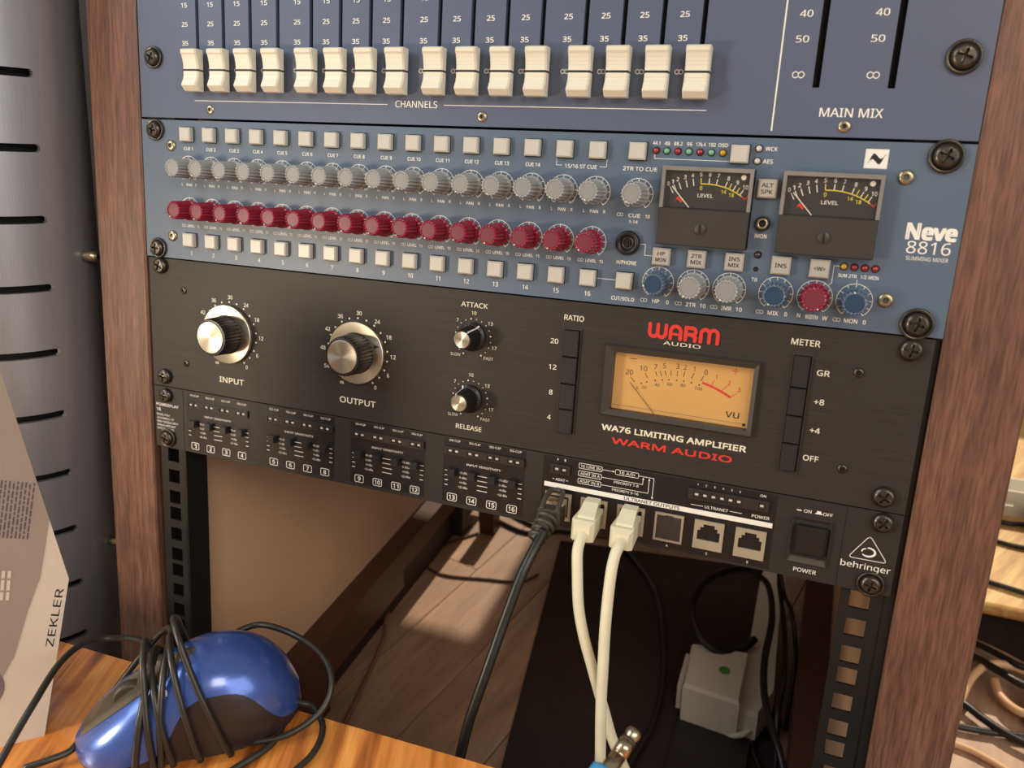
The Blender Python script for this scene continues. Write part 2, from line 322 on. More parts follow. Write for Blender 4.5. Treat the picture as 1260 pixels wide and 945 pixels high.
# ------------------------------------------------------------ printed lettering: flat meshes a hair above the panels
# letter outlines of a plain grotesque, cap height 700: advance | contour | contour ...
GLYPHS = {
    ' ': '255|',
    '"': '400|263,447 243,700 336,700 317,447|83,447 64,700 157,700 137,447',
    '+': '561|244,109 244,311 49,311 49,380 244,380 244,583 315,583 315,380 510,380 510,311 315,311 315,109',
    '-': '316|39,225 39,301 276,301 276,225',
    '.': '263|130,-14 108,-10 88,2 75,23 71,53 75,84 88,104 108,115 130,119 154,115 174,104 188,84 192,53 188,23 174,2 154,-10',
    '/': '365|10,0 271,700 355,700 94,0',
    '0': '561|279,-10 176,14 104,86 62,200 48,351 54,456 71,545 101,616 145,668 204,700 279,711 382,687 455,616 498,503 513,351 507,246 489,157 459,86 415,33 355,1|279,64 347,81 392,135 417,224 425,351 417,476 392,566 347,619 279,637 212,619 167,566 143,476 134,351 143,225 167,135 212,82',
    '1': '561|264,0 264,489 264,527 265,557 266,583 268,610 239,584 207,556 132,495 87,553 276,700 348,700 348,0',
    '2': '561|47,0 47,72 230,257 279,307 320,351 351,392 375,432 388,473 393,519 385,569 359,606 319,629 270,636 222,632 180,619 141,598 101,570 55,627 99,659 150,686 206,704 270,710 357,697 425,660 467,601 481,524 476,470 459,421 432,374 396,326 352,278 302,226 156,82 156,78 510,78 510,0',
    '3': '561|236,-10 183,-8 134,-1 88,10 44,28 44,109 90,90 139,75 189,66 237,63 318,72 373,100 404,143 415,201 402,257 363,296 301,317 219,325 151,325 151,398 220,398 295,407 350,434 384,476 395,530 387,576 361,609 320,630 268,637 215,633 171,621 131,602 91,578 48,637 90,665 141,688 200,704 267,710 362,698 430,661 470,605 483,536 474,473 444,424 398,389 338,369 338,365 412,347 464,312 495,262 505,199 498,142 476,91 440,48 389,17 321,-3',
    '4': '561|356,0 356,159 21,159 21,232 350,704 439,704 439,236 541,236 541,159 439,159 439,0|105,236 356,236 356,457 356,504 357,544 359,579 361,612 357,612 348,592 337,572 326,552 315,535',
    '5': '561|243,-10 191,-7 142,0 98,12 62,28 62,110 101,91 148,76 197,67 244,64 314,73 369,100 405,147 417,215 406,275 375,320 320,348 241,357 212,356 178,352 147,347 122,342 78,370 105,700 456,700 456,622 178,622 162,419 181,422 207,425 237,428 270,429 366,416 441,375 489,311 505,224 488,126 436,52 353,6',
    '6': '561|292,-10 229,-1 172,24 123,66 86,125 62,203 54,299 57,374 67,448 86,517 115,580 157,633 213,675 285,701 375,710 396,709 420,708 443,705 461,701 461,627 442,633 421,636 399,638 376,639 314,634 264,617 223,590 193,555 170,513 155,465 145,412 140,356 146,356 173,388 209,414 255,432 312,438 394,424 459,383 501,316 515,225 500,127 454,53 384,6|291,63 347,73 391,102 420,153 429,225 421,285 396,331 353,361 294,371 251,366 214,351 183,330 160,303 146,273 141,242 145,200 158,158 179,120 208,90 245,69',
    '7': '561|133,0 421,622 43,622 43,700 513,700 513,633 228,0',
    '8': '561|282,-10 183,3 109,40 63,99 48,178 53,223 68,262 92,295 122,323 156,346 193,366 146,398 106,437 80,484 71,543 77,593 98,634 130,666 173,690 223,705 279,710 363,699 430,667 475,614 489,542 485,503 471,469 450,439 423,413 391,391 356,371 397,349 434,324 466,296 491,264 506,226 512,181 496,102 450,42 377,3|283,404 330,428 369,456 395,492 404,539 395,582 370,614 330,634 278,640 229,634 190,614 164,582 155,539 159,506 172,478 192,456 219,437 250,420|280,59 344,67 390,93 418,131 427,180 417,227 387,265 340,297 280,325 265,330 208,301 166,267 141,227 132,177 141,131 169,93 215,67',
    '9': '561|188,-10 167,-9 143,-7 119,-4 100,0 100,74 141,64 186,61 249,66 300,83 340,110 371,145 393,187 409,235 418,288 423,343 417,343 390,312 354,286 308,268 250,262 169,276 104,317 63,384 49,474 56,542 77,600 110,647 155,681 209,703 273,710 336,701 393,676 441,634 478,574 502,497 510,401 506,326 497,252 478,183 449,120 407,67 350,25 278,-1|269,329 313,334 350,349 381,370 403,397 418,427 423,458 418,500 406,541 385,579 356,610 318,630 273,637 217,627 173,597 144,546 134,475 143,414 167,368 209,339',
    '<': '561|511,114 49,317 49,366 511,596 511,520 141,345 511,190',
    '>': '561|49,114 49,190 419,344 49,520 49,596 511,366 511,317',
    'A': '626|0,0 274,703 353,703 625,0 534,0 450,217 173,217 89,0|202,295 424,295 345,507 335,535 329,556 322,578 312,612 304,582 296,552 288,527 281,507',
    'B': '637|95,0 95,700 295,700 410,690 494,661 544,608 561,526 552,470 526,424 485,391 427,372 427,367 469,357 507,341 539,319 564,288 579,249 584,199 568,115 519,52 442,13 341,0|183,402 313,402 389,409 436,431 461,467 470,517 459,566 429,600 376,618 299,625 183,625|183,75 325,75 403,84 454,111 481,153 490,206 481,256 452,295 400,320 318,328 183,328',
    'C': '620|381,-10 283,1 203,34 140,88 96,160 69,248 60,351 69,451 99,538 146,610 213,664 296,698 396,710 500,700 589,669 554,594 520,608 482,621 440,629 395,632 294,613 218,557 169,467 153,350 168,233 213,144 289,87 394,68 439,70 481,75 522,84 562,95 562,19 522,6 481,-3 435,-8',
    'D': '716|95,0 95,700 311,700 410,690 494,661 563,612 614,546 645,460 656,357 632,201 559,90 444,22 290,0|183,75 278,75 435,106 532,200 563,354 545,475 494,559 410,608 298,625 183,625',
    'E': '545|95,0 95,700 486,700 486,623 183,623 183,404 469,404 469,327 183,327 183,77 486,77 486,0',
    'F': '509|95,0 95,700 486,700 486,623 183,623 183,375 468,375 468,297 183,297 183,0',
    'G': '714|395,-10 295,1 212,34 146,87 99,158 69,247 60,350 71,452 103,540 156,612 227,665 316,699 423,710 480,707 534,699 584,686 631,669 598,592 558,608 514,621 467,629 418,632 306,613 222,557 169,467 152,350 159,271 179,202 214,145 264,102 331,76 416,67 458,68 494,72 525,77 553,83 553,291 399,291 399,370 641,370 641,26 584,10 526,-1 465,-8',
    'H': '726|95,0 95,700 183,700 183,404 542,404 542,700 630,700 630,0 542,0 542,326 183,326 183,0',
    'I': '332|39,0 39,51 122,70 122,629 39,649 39,700 292,700 292,649 210,629 210,70 292,51 292,0',
    'J': '268|-4,-186 -26,-185 -45,-183 -62,-179 -76,-174 -76,-99 -60,-103 -43,-106 -25,-108 -6,-109 18,-106 41,-99 61,-86 76,-65 87,-35 90,4 90,700 178,700 178,11 166,-77 128,-138 70,-174',
    'K': '607|95,0 95,700 183,700 183,355 214,388 244,422 274,455 304,488 493,700 596,700 319,395 607,0 503,0 255,334 183,272 183,0',
    'L': '514|95,0 95,700 183,700 183,78 489,78 489,0',
    'M': '889|95,0 95,700 225,700 441,126 445,126 665,700 794,700 794,0 707,0 707,430 707,481 709,531 712,577 714,613 710,613 476,0 404,0 174,614 170,614 172,578 175,532 176,479 176,425 176,0',
    'N': '745|95,0 95,700 197,700 571,121 575,121 572,168 569,236 568,272 568,305 568,700 650,700 650,0 547,0 173,581 169,581 171,543 174,496 176,444 176,391 176,0',
    'O': '766|383,-10 284,1 202,35 140,89 95,162 69,250 60,352 69,453 95,540 140,612 202,666 284,700 384,711 481,700 561,666 624,612 669,541 697,453 706,351 697,249 669,161 624,89 561,35 481,1|383,67 487,86 558,143 599,233 613,351 599,469 558,558 487,615 384,633 281,615 209,558 167,469 153,351 167,233 209,143 280,86',
    'P': '593|95,0 95,700 280,700 399,687 480,646 527,581 543,494 537,438 517,386 482,340 430,304 358,280 264,273 183,273 183,0|183,348 254,348 341,356 403,380 440,424 452,490 441,549 409,591 353,616 273,625 183,625',
    'R': '610|95,0 95,700 288,700 402,688 481,650 528,588 543,501 538,450 523,408 499,374 470,349 437,329 403,314 595,0 492,0 323,289 183,289 183,0|183,364 288,364 362,372 413,398 442,439 452,497 442,556 411,595 358,616 283,624 183,624',
    'S': '538|242,-10 186,-8 133,-1 88,10 50,24 50,108 90,93 138,79 191,70 246,67 315,74 364,97 394,133 404,179 400,211 389,237 369,260 339,281 296,301 239,324 161,360 104,403 70,459 59,531 66,583 87,627 121,662 166,688 220,704 282,710 338,707 388,699 434,687 475,671 448,595 410,610 369,622 326,630 280,632 223,625 181,604 156,572 148,530 152,498 163,472 182,449 211,429 250,410 301,389 358,366 405,341 443,312 470,278 487,238 492,187 475,104 425,42 345,3',
    'T': '545|228,0 228,623 10,623 10,700 534,700 534,623 317,623 317,0',
    'U': '717|355,-10 240,8 156,61 105,144 88,249 88,700 176,700 176,246 188,170 222,114 279,78 360,67 442,79 498,117 530,175 540,247 540,700 627,700 627,247 620,178 598,116 561,64 508,24 440,-1',
    'V': '588|250,0 0,700 92,700 250,251 264,209 276,170 286,133 294,98 302,133 312,171 324,210 338,253 495,700 588,700 338,0',
    'W': '912|197,0 12,700 104,700 213,273 224,228 233,185 240,144 246,106 252,146 261,189 271,234 283,277 407,700 498,700 626,275 639,230 650,185 659,143 665,106 671,144 678,185 688,228 699,274 807,700 899,700 713,0 624,0 487,459 472,516 464,543 459,566 452,597 449,577 442,543 431,500 419,456 286,0',
    'X': '575|4,0 236,365 19,700 117,700 288,425 461,700 554,700 337,367 571,0 471,0 285,304 97,0',
    'Y': '555|233,0 233,268 0,700 96,700 277,356 460,700 555,700 322,272 322,0',
    'Z': '561|37,0 37,67 406,622 49,622 49,700 513,700 513,633 144,78 523,78 523,0',
    'b': '603|332,-10 276,-4 231,13 196,38 170,67 163,67 145,0 83,0 83,745 170,745 170,564 169,531 168,501 167,476 165,456 170,456 196,487 231,512 276,529 332,534 421,517 490,466 534,381 549,263 534,144 489,59 420,7|320,62 381,75 425,114 451,177 460,264 424,413 318,463 247,451 202,415 178,353 170,266 170,262 178,176 201,113 247,75',
    'd': '603|270,-10 181,7 113,58 69,143 54,262 69,381 113,466 182,518 271,535 326,530 370,513 405,488 433,458 439,458 436,496 434,518 433,535 433,745 520,745 520,0 450,0 437,71 433,71 406,40 371,14 326,-4|283,62 354,73 400,107 426,165 434,245 434,261 426,347 402,411 356,451 282,464 221,450 178,408 152,344 143,260 152,176 178,114 222,75',
    'e': '553|307,-10 237,-2 175,21 124,58 86,111 62,178 54,259 61,339 83,407 118,462 164,502 221,527 286,535 349,528 402,506 445,470 477,423 496,365 503,298 503,246 143,246 156,168 189,110 241,75 311,64 358,66 400,73 439,84 479,100 479,25 439,9 400,-1 357,-8|145,315 413,315 405,375 382,423 342,454 285,465 230,455 188,425 159,378',
    'g': '603|284,-235 179,-227 95,-202 95,-123 182,-153 289,-164 350,-154 396,-124 425,-77 434,-16 434,5 435,39 437,70 433,70 366,10 271,-10 180,8 111,62 68,148 54,262 68,374 111,461 180,517 270,535 319,530 363,516 402,491 434,456 439,456 451,525 520,525 520,-9 505,-108 462,-178 389,-221|283,61 352,71 399,103 426,159 435,241 435,262 426,354 398,416 350,451 281,463 223,450 179,410 152,347 143,261 152,175 179,112 223,74',
    'h': '606|83,0 83,745 170,745 170,526 168,488 165,453 171,453 201,488 240,514 285,529 334,534 418,523 478,489 514,429 526,342 526,0 441,0 441,336 412,431 324,463 249,450 202,413 178,353 170,272 170,0',
    'i': '253|127,613 108,616 91,626 80,644 76,668 80,692 91,709 108,719 127,723 146,719 162,709 174,692 177,668 174,644 162,626 146,616|83,0 83,525 170,525 170,0',
    'm': '917|83,0 83,525 153,525 166,454 171,454 199,490 237,515 280,530 325,535 427,513 486,447 491,447 522,486 563,514 610,530 660,535 738,524 793,490 826,430 837,342 837,0 752,0 752,338 725,432 645,463 580,452 536,419 511,364 503,290 503,0 418,0 418,338 391,432 310,463 243,450 200,414 177,354 170,273 170,0',
    'n': '606|83,0 83,525 153,525 166,454 171,454 201,490 241,515 288,530 336,535 419,524 478,490 514,430 526,342 526,0 441,0 441,336 412,431 324,463 250,450 203,414 178,354 170,273 170,0',
    'r': '405|83,0 83,525 154,525 164,429 168,429 197,470 233,504 277,527 328,535 344,535 360,534 376,532 390,529 379,450 366,453 351,455 337,456 323,457 284,451 247,435 215,408 191,373 175,330 170,280 170,0',
    'u': '606|269,-10 185,2 125,36 89,95 77,181 77,525 165,525 165,187 194,93 281,62 355,74 402,111 428,171 436,252 436,525 523,525 523,0 452,0 439,70 435,70 405,34 365,9 318,-5',
    'v': '498|199,0 0,525 92,525 204,216 212,193 221,168 229,142 236,117 242,95 246,76 250,76 255,95 261,118 269,143 278,169 294,216 406,525 498,525 298,0',
}
_tc = {}
def text_polys(t, bold):
    k = t
    if k in _tc: return _tc[k]
    cu = bpy.data.curves.new('t', 'CURVE'); cu.dimensions = '2D'; cu.fill_mode = 'BOTH'
    x = 0.0
    for ch in t:
        g = GLYPHS[ch].split('|')
        for c in g[1:]:
            if not c: continue
            pts = [tuple(int(q) for q in p.split(',')) for p in c.split()]
            sp = cu.splines.new('POLY'); sp.points.add(len(pts) - 1); sp.use_cyclic_u = True
            for p, (a, b) in zip(sp.points, pts): p.co = (x + a / 1000.0, b / 1000.0, 0, 1)
        x += int(g[0]) / 1000.0
    o = bpy.data.objects.new('t', cu); COL.objects.link(o)
    me = bpy.data.meshes.new_from_object(o.evaluated_get(bpy.context.evaluated_depsgraph_get()))
    vs = [(v.co.x, v.co.y) for v in me.vertices]; fs = [tuple(p.vertices) for p in me.polygons]
    bpy.data.objects.remove(o); bpy.data.curves.remove(cu); bpy.data.meshes.remove(me)
    _tc[k] = (vs, fs); return _tc[k]

class Print(MB):
    def __init__(s, y=-0.06): super().__init__(); s.y = y
    def text(s, t, x, z, h, w=None, bold=0.022, al='C', ang=0, slant=0):
        vs, fs = text_polys(t, bold)
        if not vs: return
        x0 = min(v[0] for v in vs); x1 = max(v[0] for v in vs)
        k = h / 0.70
        sx = (w / (x1 - x0)) if w else k * 0.92
        ax = {'C': (x0 + x1) / 2, 'L': x0, 'R': x1}[al]
        ca, sa = math.cos(ang), math.sin(ang)
        e = bold * 0.55 * k; ex = e * 1.1
        shifts = [(0, 0)] if bold < 0.01 else ([(-ex, 0), (ex, 0)] if bold < 0.02 else [(-ex, -e), (ex, -e), (ex, e), (-ex, e)])
        for i_, (qx, qz) in enumerate(shifts):
            pts = []
            for (a, b) in vs:
                px = (a - ax) * sx + slant * b * k + qx; pz = (b - 0.35) * k + qz
                pts.append((x + px * ca - pz * sa, s.y - 0.004 * i_, z + px * sa + pz * ca))
            s.add(pts, fs)
    def line(s, x0, z0, x1, z1, w=0.25):
        d = math.hypot(x1 - x0, z1 - z0) or 1; nx, nz = -(z1 - z0) / d * w / 2, (x1 - x0) / d * w / 2
        s.add([(x0 - nx, s.y, z0 - nz), (x1 - nx, s.y, z1 - nz), (x1 + nx, s.y, z1 + nz), (x0 + nx, s.y, z0 + nz)], [(0, 1, 2, 3)])
    def poly(s, pts): s.add([(a, s.y, b) for a, b in pts], [tuple(range(len(pts)))])
    def quad(s, x0, x1, z0, z1): s.poly([(x0, z0), (x1, z0), (x1, z1), (x0, z1)])
    def arc(s, cx, cz, r, w=0.25, a0=0, a1=360, n=24, rz=None):
        rz = rz or r
        vs = []; fs = []
        for k in range(n + 1):
            a = math.radians(a0 + (a1 - a0) * k / n)
            for d in (-w / 2, w / 2): vs.append((cx + (r + d) * math.cos(a), s.y, cz + (rz + d) * math.sin(a)))
        for k in range(n): fs.append((2 * k, 2 * k + 1, 2 * k + 3, 2 * k + 2))
        s.add(vs, fs)
    def disc(s, cx, cz, r, n=10, rz=None):
        rz = rz or r
        s.add([(cx + r * math.cos(2 * math.pi * k / n), s.y, cz + rz * math.sin(2 * math.pi * k / n)) for k in range(n)], [tuple(range(n))])
    def inf(s, cx, cz, h=1.1, w=0.24):
        r = h / 2; s.arc(cx - r * 0.95, cz, r, w, n=12); s.arc(cx + r * 0.95, cz, r, w, n=12)
    def rrect(s, x0, x1, z0, z1, w=0.25, r=0.6):
        s.line(x0 + r, z0, x1 - r, z0, w); s.line(x0 + r, z1, x1 - r, z1, w); s.line(x0, z0 + r, x0, z1 - r, w); s.line(x1, z0 + r, x1, z1 - r, w)
        for cx, cz, a in ((x1 - r, z1 - r, 0), (x0 + r, z1 - r, 90), (x0 + r, z0 + r, 180), (x1 - r, z0 + r, 270)): s.arc(cx, cz, r, w, a, a + 90, 4)
    def scale_ring(s, cx, cz, r=8.0, n=11, a0=-55, a1=235, rin=None, w=0.28, full=True):
        rin = rin or r - 1.7
        if full: s.arc(cx, cz, r, w, a0, a1, 28)
        for k in range(n):
            a = math.radians(a0 + (a1 - a0) * k / (n - 1))
            s.line(cx + rin * math.cos(a), cz + rin * math.sin(a), cx + r * math.cos(a), cz + r * math.sin(a), w * 1.1)

# ------------------------------------------------------------ STRUCTURE: floor of planks
fl = MB(); fl.box(-1500, 2300, -1500, 2600, -FLOOR - 20, -FLOOR - 2)
floor = mesh_obj('floor', fl, 'hole_dark'); floor.location.z = FLOOR * S; tag(floor, kind='structure')
pang = math.radians(12)
PL = 900; PW = 88
pm = MB(); pm.box(0.6, PW - 0.6, 0.6, PL - 0.6, -2, 0); plank_me = pm.mesh('floor_plank'); plank_me.materials.append(MATS['floor_wood'])
for i in range(-14, 24):
    for j in range(-2, 4):
        off = (i * 337) % PL
        x = i * PW; y = j * PL - off
        X = x * math.cos(pang) - y * math.sin(pang) * -1; Y = -x * math.sin(pang) * 1 + y * math.cos(pang)
        X = x * math.cos(pang) + y * math.sin(pang); Y = -x * math.sin(pang) + y * math.cos(pang)
        if not (-700 < X + 100 < 1500 and -900 < Y + 400 < 2200): continue
        p = mesh_obj('floor_plank', plank_me, None, floor, (X, Y, -FLOOR))
        p.rotation_euler = (0, 0, -pang)

mat('wall_paint', (150, 138, 124), 0.8, 0, 0.04, 3)
# back wall with two unseen windows sized for the sun patches, and a left wall
mb = MB(); mb.plate(-1500, 2300, -FLOOR, 1900, 1400, 1440, [(-160, 96, 340, 650), (520, 1250, 120, 900)]); wb = mesh_obj('wall_back', mb, 'wall_paint'); wb.matrix_world = ROOM; tag(wb, kind='structure')
mb = MB(); mb.box(-1520, -1480, -1500, 1400, -FLOOR, -100); wl_ = mesh_obj('wall_left', mb, 'wall_paint'); wl_.matrix_world = ROOM; tag(wl_, kind='structure')
for n_, (a, b, c, d) in enumerate(((-160, 96, 340, 650), (520, 1250, 120, 900))):
    mb = MB(); mb.plate(a, b, c, d, 1405, 1425, [(a + 6, b - 6, c + 6, d - 6)]); wf = mesh_obj('unseen_window_%d' % (n_ + 1), mb, 'white_plastic'); wf.matrix_world = ROOM; tag(wf, kind='structure')
    mb = MB(); mb.box(a + 6, b - 6, 1412, 1416, c + 6, d - 6); mesh_obj('unseen_pane', mb, 'meter_glass', wf)

# ------------------------------------------------------------ RACK CABINET
rack = thing('rack_cabinet', 'dark walnut equipment rack cabinet holding the four audio units, leaning slightly back', 'rack', (241, 0, -475), RACK)
RO = (-241, 0, 475)
def rk(name, mb, m): 
    o = mesh_obj(name, mb, m, rack, RO); return clean(o)
# side boards: front edge parallel to the units, foot on the floor
ct, st = math.cos(-TILT), math.sin(-TILT)
def room2rack(y, z): return (y * ct - z * st, y * st + z * ct)     # room (y,z) -> rack (y,z)
def side_board(x0, x1, nm, m, y_in=0.0):
    # profile in rack y,z : front edge y=y_in from top to floor
    zf = -(FLOOR - 0) / ct + 0.0
    # floor line in rack frame: room z = -FLOOR -> -s*y + c*z = -FLOOR
    def zfl(y): return (-FLOOR + st * y) / ct
    prof = [(y_in, 175), (y_in, zfl(y_in)), (520, zfl(520)), (520, 175)]
    mb = MB(); n = 4
    ch = 1.2
    vs = []
    for x, inset in ((x0, ch), (x0 + ch, 0), (x1 - ch, 0), (x1, ch)):
        for (y, z) in prof: vs.append((x, y + (inset if y == y_in else 0), z))
    fs = []
    for a in range(3):
        for k in range(4):
            k2 = (k + 1) % 4; fs.append((a * 4 + k, a * 4 + k2, a * 4 + 4 + k2, a * 4 + 4 + k))
    fs += [(3, 2, 1, 0), (12, 13, 14, 15)]
    mb.add(vs, fs); return rk(nm, mb, m)
side_board(-42.8, -1.0, 'side_board', 'walnut', -1.0)
side_board(482.8, 521.2, 'side_board', 'walnut', -1.0)
def liner(x0, x1, y0):
    y1 = 516
    def zfl(y): return (-FLOOR + st * y) / ct
    mb = MB(); mb.add([(x, y, z) for x in (x0, x1) for y, z in ((y0, 170), (y0, zfl(y0)), (y1, zfl(y1)), (y1, 170))],
                      [(0, 1, 2, 3), (7, 6, 5, 4), (0, 4, 5, 1), (1, 5, 6, 2), (2, 6, 7, 3), (3, 7, 4, 0)])
    return rk('inner_lining', mb, 'inner_beige')
liner(-0.9, 1.2, 36); liner(478.5, 482.7, 9)
# base beams along the floor, stepped: built in room coordinates, stored in the rack's frame
def beam(xa, xb):
    mb = MB()
    for (y0, y1, z0, z1) in ((40, 226, -536, -489), (226, 500, -515, -489)):
        vs = []
        for x in (xa, xb):
            for (y, z) in ((y0, z0), (y1, z0), (y1, z1), (y0, z1)):
                a, b = room2rack(y, z); vs.append((x, a, b))
        mb.add(vs, [(0, 1, 2, 3), (7, 6, 5, 4), (0, 4, 5, 1), (1, 5, 6, 2), (2, 6, 7, 3), (3, 7, 4, 0)])
    rk('base_beam', mb, 'beam_brown')
beam(1.6, 26); beam(452, 478)
for x in (1.4, 470):  # black boards added under the beams in place of the shade there
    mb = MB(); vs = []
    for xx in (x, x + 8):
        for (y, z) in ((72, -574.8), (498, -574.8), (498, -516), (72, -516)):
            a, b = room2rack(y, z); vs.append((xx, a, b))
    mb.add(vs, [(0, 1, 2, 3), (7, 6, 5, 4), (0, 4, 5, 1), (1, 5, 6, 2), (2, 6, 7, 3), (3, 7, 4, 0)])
    rk('beam_shade_board', mb, 'device_black')
# foot under the left beam, resting on the floor
for xa, xb in ((2, 24), (454, 478)):
    mb = MB(); vs = []
    for x in (xa, xb):
        for (y, z) in ((40, -574.8), (70, -574.8), (70, -536), (40, -536)):
            a, b = room2rack(y, z); vs.append((x, a, b))
    mb.add(vs, [(0, 1, 2, 3), (7, 6, 5, 4), (0, 4, 5, 1), (1, 5, 6, 2), (2, 6, 7, 3), (3, 7, 4, 0)])
    rk('beam_foot', mb, 'beam_brown')
# punched mounting rails
def rail(x0, x1, hx, flange_x):
    holes = []
    for u in range(-4, 8):
        top = -222.25 - (u) * 44.45
        for dz in (6.35, 22.225, 38.1):
            c = top - dz
            if -440 < c < 160: holes.append((hx - 4.9, hx + 4.9, c - 4.9, c + 4.9))
    mb = MB(); mb.plate(x0, x1, -440, 165, 3.2, 5.0, holes)
    fx0, fx1 = flange_x
    mb.box(fx0, fx1, 3.2, 24, -440, 165)
    if x0 < 100: mb.box(x0, x0 + 1.5, 5.1, 35.5, -440, 165)  # black plate added behind the left holes to keep them dark
    rk('mounting_rail', mb, 'steel_dark')
rail(1.8, 23.8, 13.0, (22.4, 24.2))
rail(457.0, 482.6, 466.5, (477.2, 478.2))
# unseen panel added high up behind the units to block the sun
mb = MB(); mb.box(130, 474, 500, 506, -400, 165); rk('sun_block_panel', mb, 'beam_brown')

# ------------------------------------------------------------ rack screws (part of each unit)
def screw_mesh():
    mb = MB()
    mb.lathe([(6.5, 0.0), (6.8, -0.9), (6.6, -1.7), (6.0, -1.9), (5.2, -1.2)], seg=28, cap=False)       # cup washer
    return mb.mesh('cup_washer')
def head_mesh():
    mb = MB()
    # pan head, centre recessed with a cross
    mb.lathe([(5.1, -0.8), (5.0, -2.2), (4.6, -3.1), (3.6, -3.6)], seg=24, cap=False)
    # cross recess: top ring of radius 3.6 stitched to a plus shaped pit
    seg = 24; o = len(mb.v)
    ring = [(3.6 * math.cos(2 * math.pi * k / seg), -3.6, 3.6 * math.sin(2 * math.pi * k / seg)) for k in range(seg)]
    inner = []
    for k in range(seg):
        a = 2 * math.pi * k / seg; arm = abs(((a + math.pi / 8) % (math.pi / 4)) - math.pi / 8)
        plus = (k % 6 in (0, 1, 5))
        r = 3.3 if k % 6 == 0 else (2.5 if plus else 1.05)
        inner.append((r * math.cos(a), -3.7, r * math.sin(a)))
    pit = [(x * 0.75, -2.0, z * 0.75) for (x, _, z) in inner]
    vs = ring + inner + pit + [(0, -1.7, 0)]
    fs = []
    for k in range(seg):
        k2 = (k + 1) % seg
        fs += [(k, k2, seg + k2, seg + k), (seg + k, seg + k2, 2 * seg + k2, 2 * seg + k), (2 * seg + k, 2 * seg + k2, 3 * seg)]
    mb.add(vs, fs)
    return mb.mesh('screw_head')
WASH = screw_mesh(); WASH.materials.append(MATS['screw_black'])
HEAD = head_mesh(); HEAD.materials.append(MATS['screw_black'])
def rack_screw(unit, base, x, z, washer=True, rot=0, big=1.0):
    loc = (x - base[0], -base[1] - (0 if washer else -0.5), z - base[2])
    o = mesh_obj('rack_screw', HEAD, None, unit, loc); o.rotation_euler = (0, rot, 0); o.scale = (big,) * 3
    if washer:
        mesh_obj('cup_washer', WASH, None, o)
    return o
def small_screw_mesh(name, m, r=2.9, dome=0.9, hexr=1.1):
    mb = MB(); mb.lathe([(r, 0), (r * 0.93, -dome * 0.7), (r * 0.6, -dome), (hexr, -dome)], seg=18, cap=False)
    mb.lathe([(hexr, -dome), (hexr * 0.95, 0.0)], seg=6, smooth=False)
    me = mb.mesh(name); me.materials.append(MATS[m]); return me
SM_STEEL = small_screw_mesh('panel_screw', 'screw_steel')
SM_BLACK = small_screw_mesh('panel_screw', 'screw_black', 2.4, 0.9, 1.2)

# ============================================================ UNIT 1: fader panel
B1 = (241, 0, 66)
u1 = thing('fader_unit', 'slate blue rack unit with sixteen white faders, topmost in the rack', 'fader unit', B1, RACK)
def p1(name, mb, m, off=(0, 0, 0)): return mesh_obj(name, mb, m, u1, (-B1[0] + off[0], -B1[1] + off[1], -B1[2] + off[2]))
slot_x = [47.4 + 83.0 * g + 19.85 * k for g in range(4) for k in range(4)]
holes = [(x - 1.25, x + 1.25, 10 + 8, 126) for x in slot_x] + [(x - 1.6, x + 1.6, 22.8, 126) for x in (410.9, 443.4)]
mb = MB(); mb.plate(0.4, 482.4, 0.9, 132.0, 0, 2.6, holes); p1('front_panel', mb, 'blue_panel_upper')
mb = MB(); mb.box(22, 460, 6, 60, 3, 129); p1('chassis', mb, 'slot_brown')
P = Print()
labels = [(78.0, '10'), (67.2, '15'), (56.2, '25'), (45.3, '35')]
for x in slot_x:
    for z, t in labels: P.text(t, x - 9.7, z, 2.55, 4.5)
    P.inf(x - 9.9, 29.6, 2.1, 0.35)
P.text('CHANNELS', 200.3, 11.9, 3.6, 26.5, 0.014)
P.line(44, 11.5, 182, 11.5, 0.35); P.line(217.5, 11.7, 361.5, 11.7, 0.35)
P.line(393.4, 3.0, 393.4, 128, 0.7)
for x in (402.2, 434.8):
    P.text('40', x + 0.4, 55.4, 3.0, 5.8, 0.016); P.text('50', x, 44.3, 3.0, 5.8, 0.016); P.inf(x + 0.2, 28.5, 2.7, 0.42)
P.text('MAIN MIX', 427.9, 11.9, 4.0, 27.5, 0.018)
p1('panel_lettering', P, 'print_white')
# fader caps
def fader_mesh():
    H = 12.0
    top = [(12.0, -2.5), (12.2, -8.4), (11.5, -9.6), (9.6, -9.5)]
    ridges = []
    for zc, yb in ((8.0, -8.6), (6.3, -8.0), (4.6, -7.6), (2.9, -7.3)):
        ridges += [(zc + 0.5, yb - 0.10), (zc, yb + 0.08)]
    mid = [(0.6, -7.2), (0.5, -6.8), (-0.5, -6.8), (-0.6, -7.2), (-2.4, -7.3), (-2.9, -7.1), (-4.2, -7.6), (-4.7, -7.5), (-6.8, -8.6), (-8.6, -9.5), (-9.2, -9.4), (-12.0, -6.6), (-12.2, -2.5)]
    prof = top + ridges + mid
    mb = MB(); o = 0
    xs = ((-5.9, 0.9), (-5.0, 0.0), (5.0, 0.0), (5.9, 0.9))
    n = len(prof)
    for x, inset in xs:
        for z, y in prof:
            mb.v.append((x, min(y + inset, -2.4), z))
    for a in range(3):
        for k in range(n - 1):
            mb.face((a * n + k, a * n + k + 1, a * n + n + k + 1, a * n + n + k))
    mb.face([k for k in range(n)]); mb.face([3 * n + k for k in range(n)][::-1])
    mb.face((0, n, 2 * n, 3 * n, 3 * n + n - 1, 2 * n + n - 1, n + n - 1, n - 1))
    return mb.mesh('fader_cap')
FC = fader_mesh(); FC.materials.append(MATS['fader_white'])
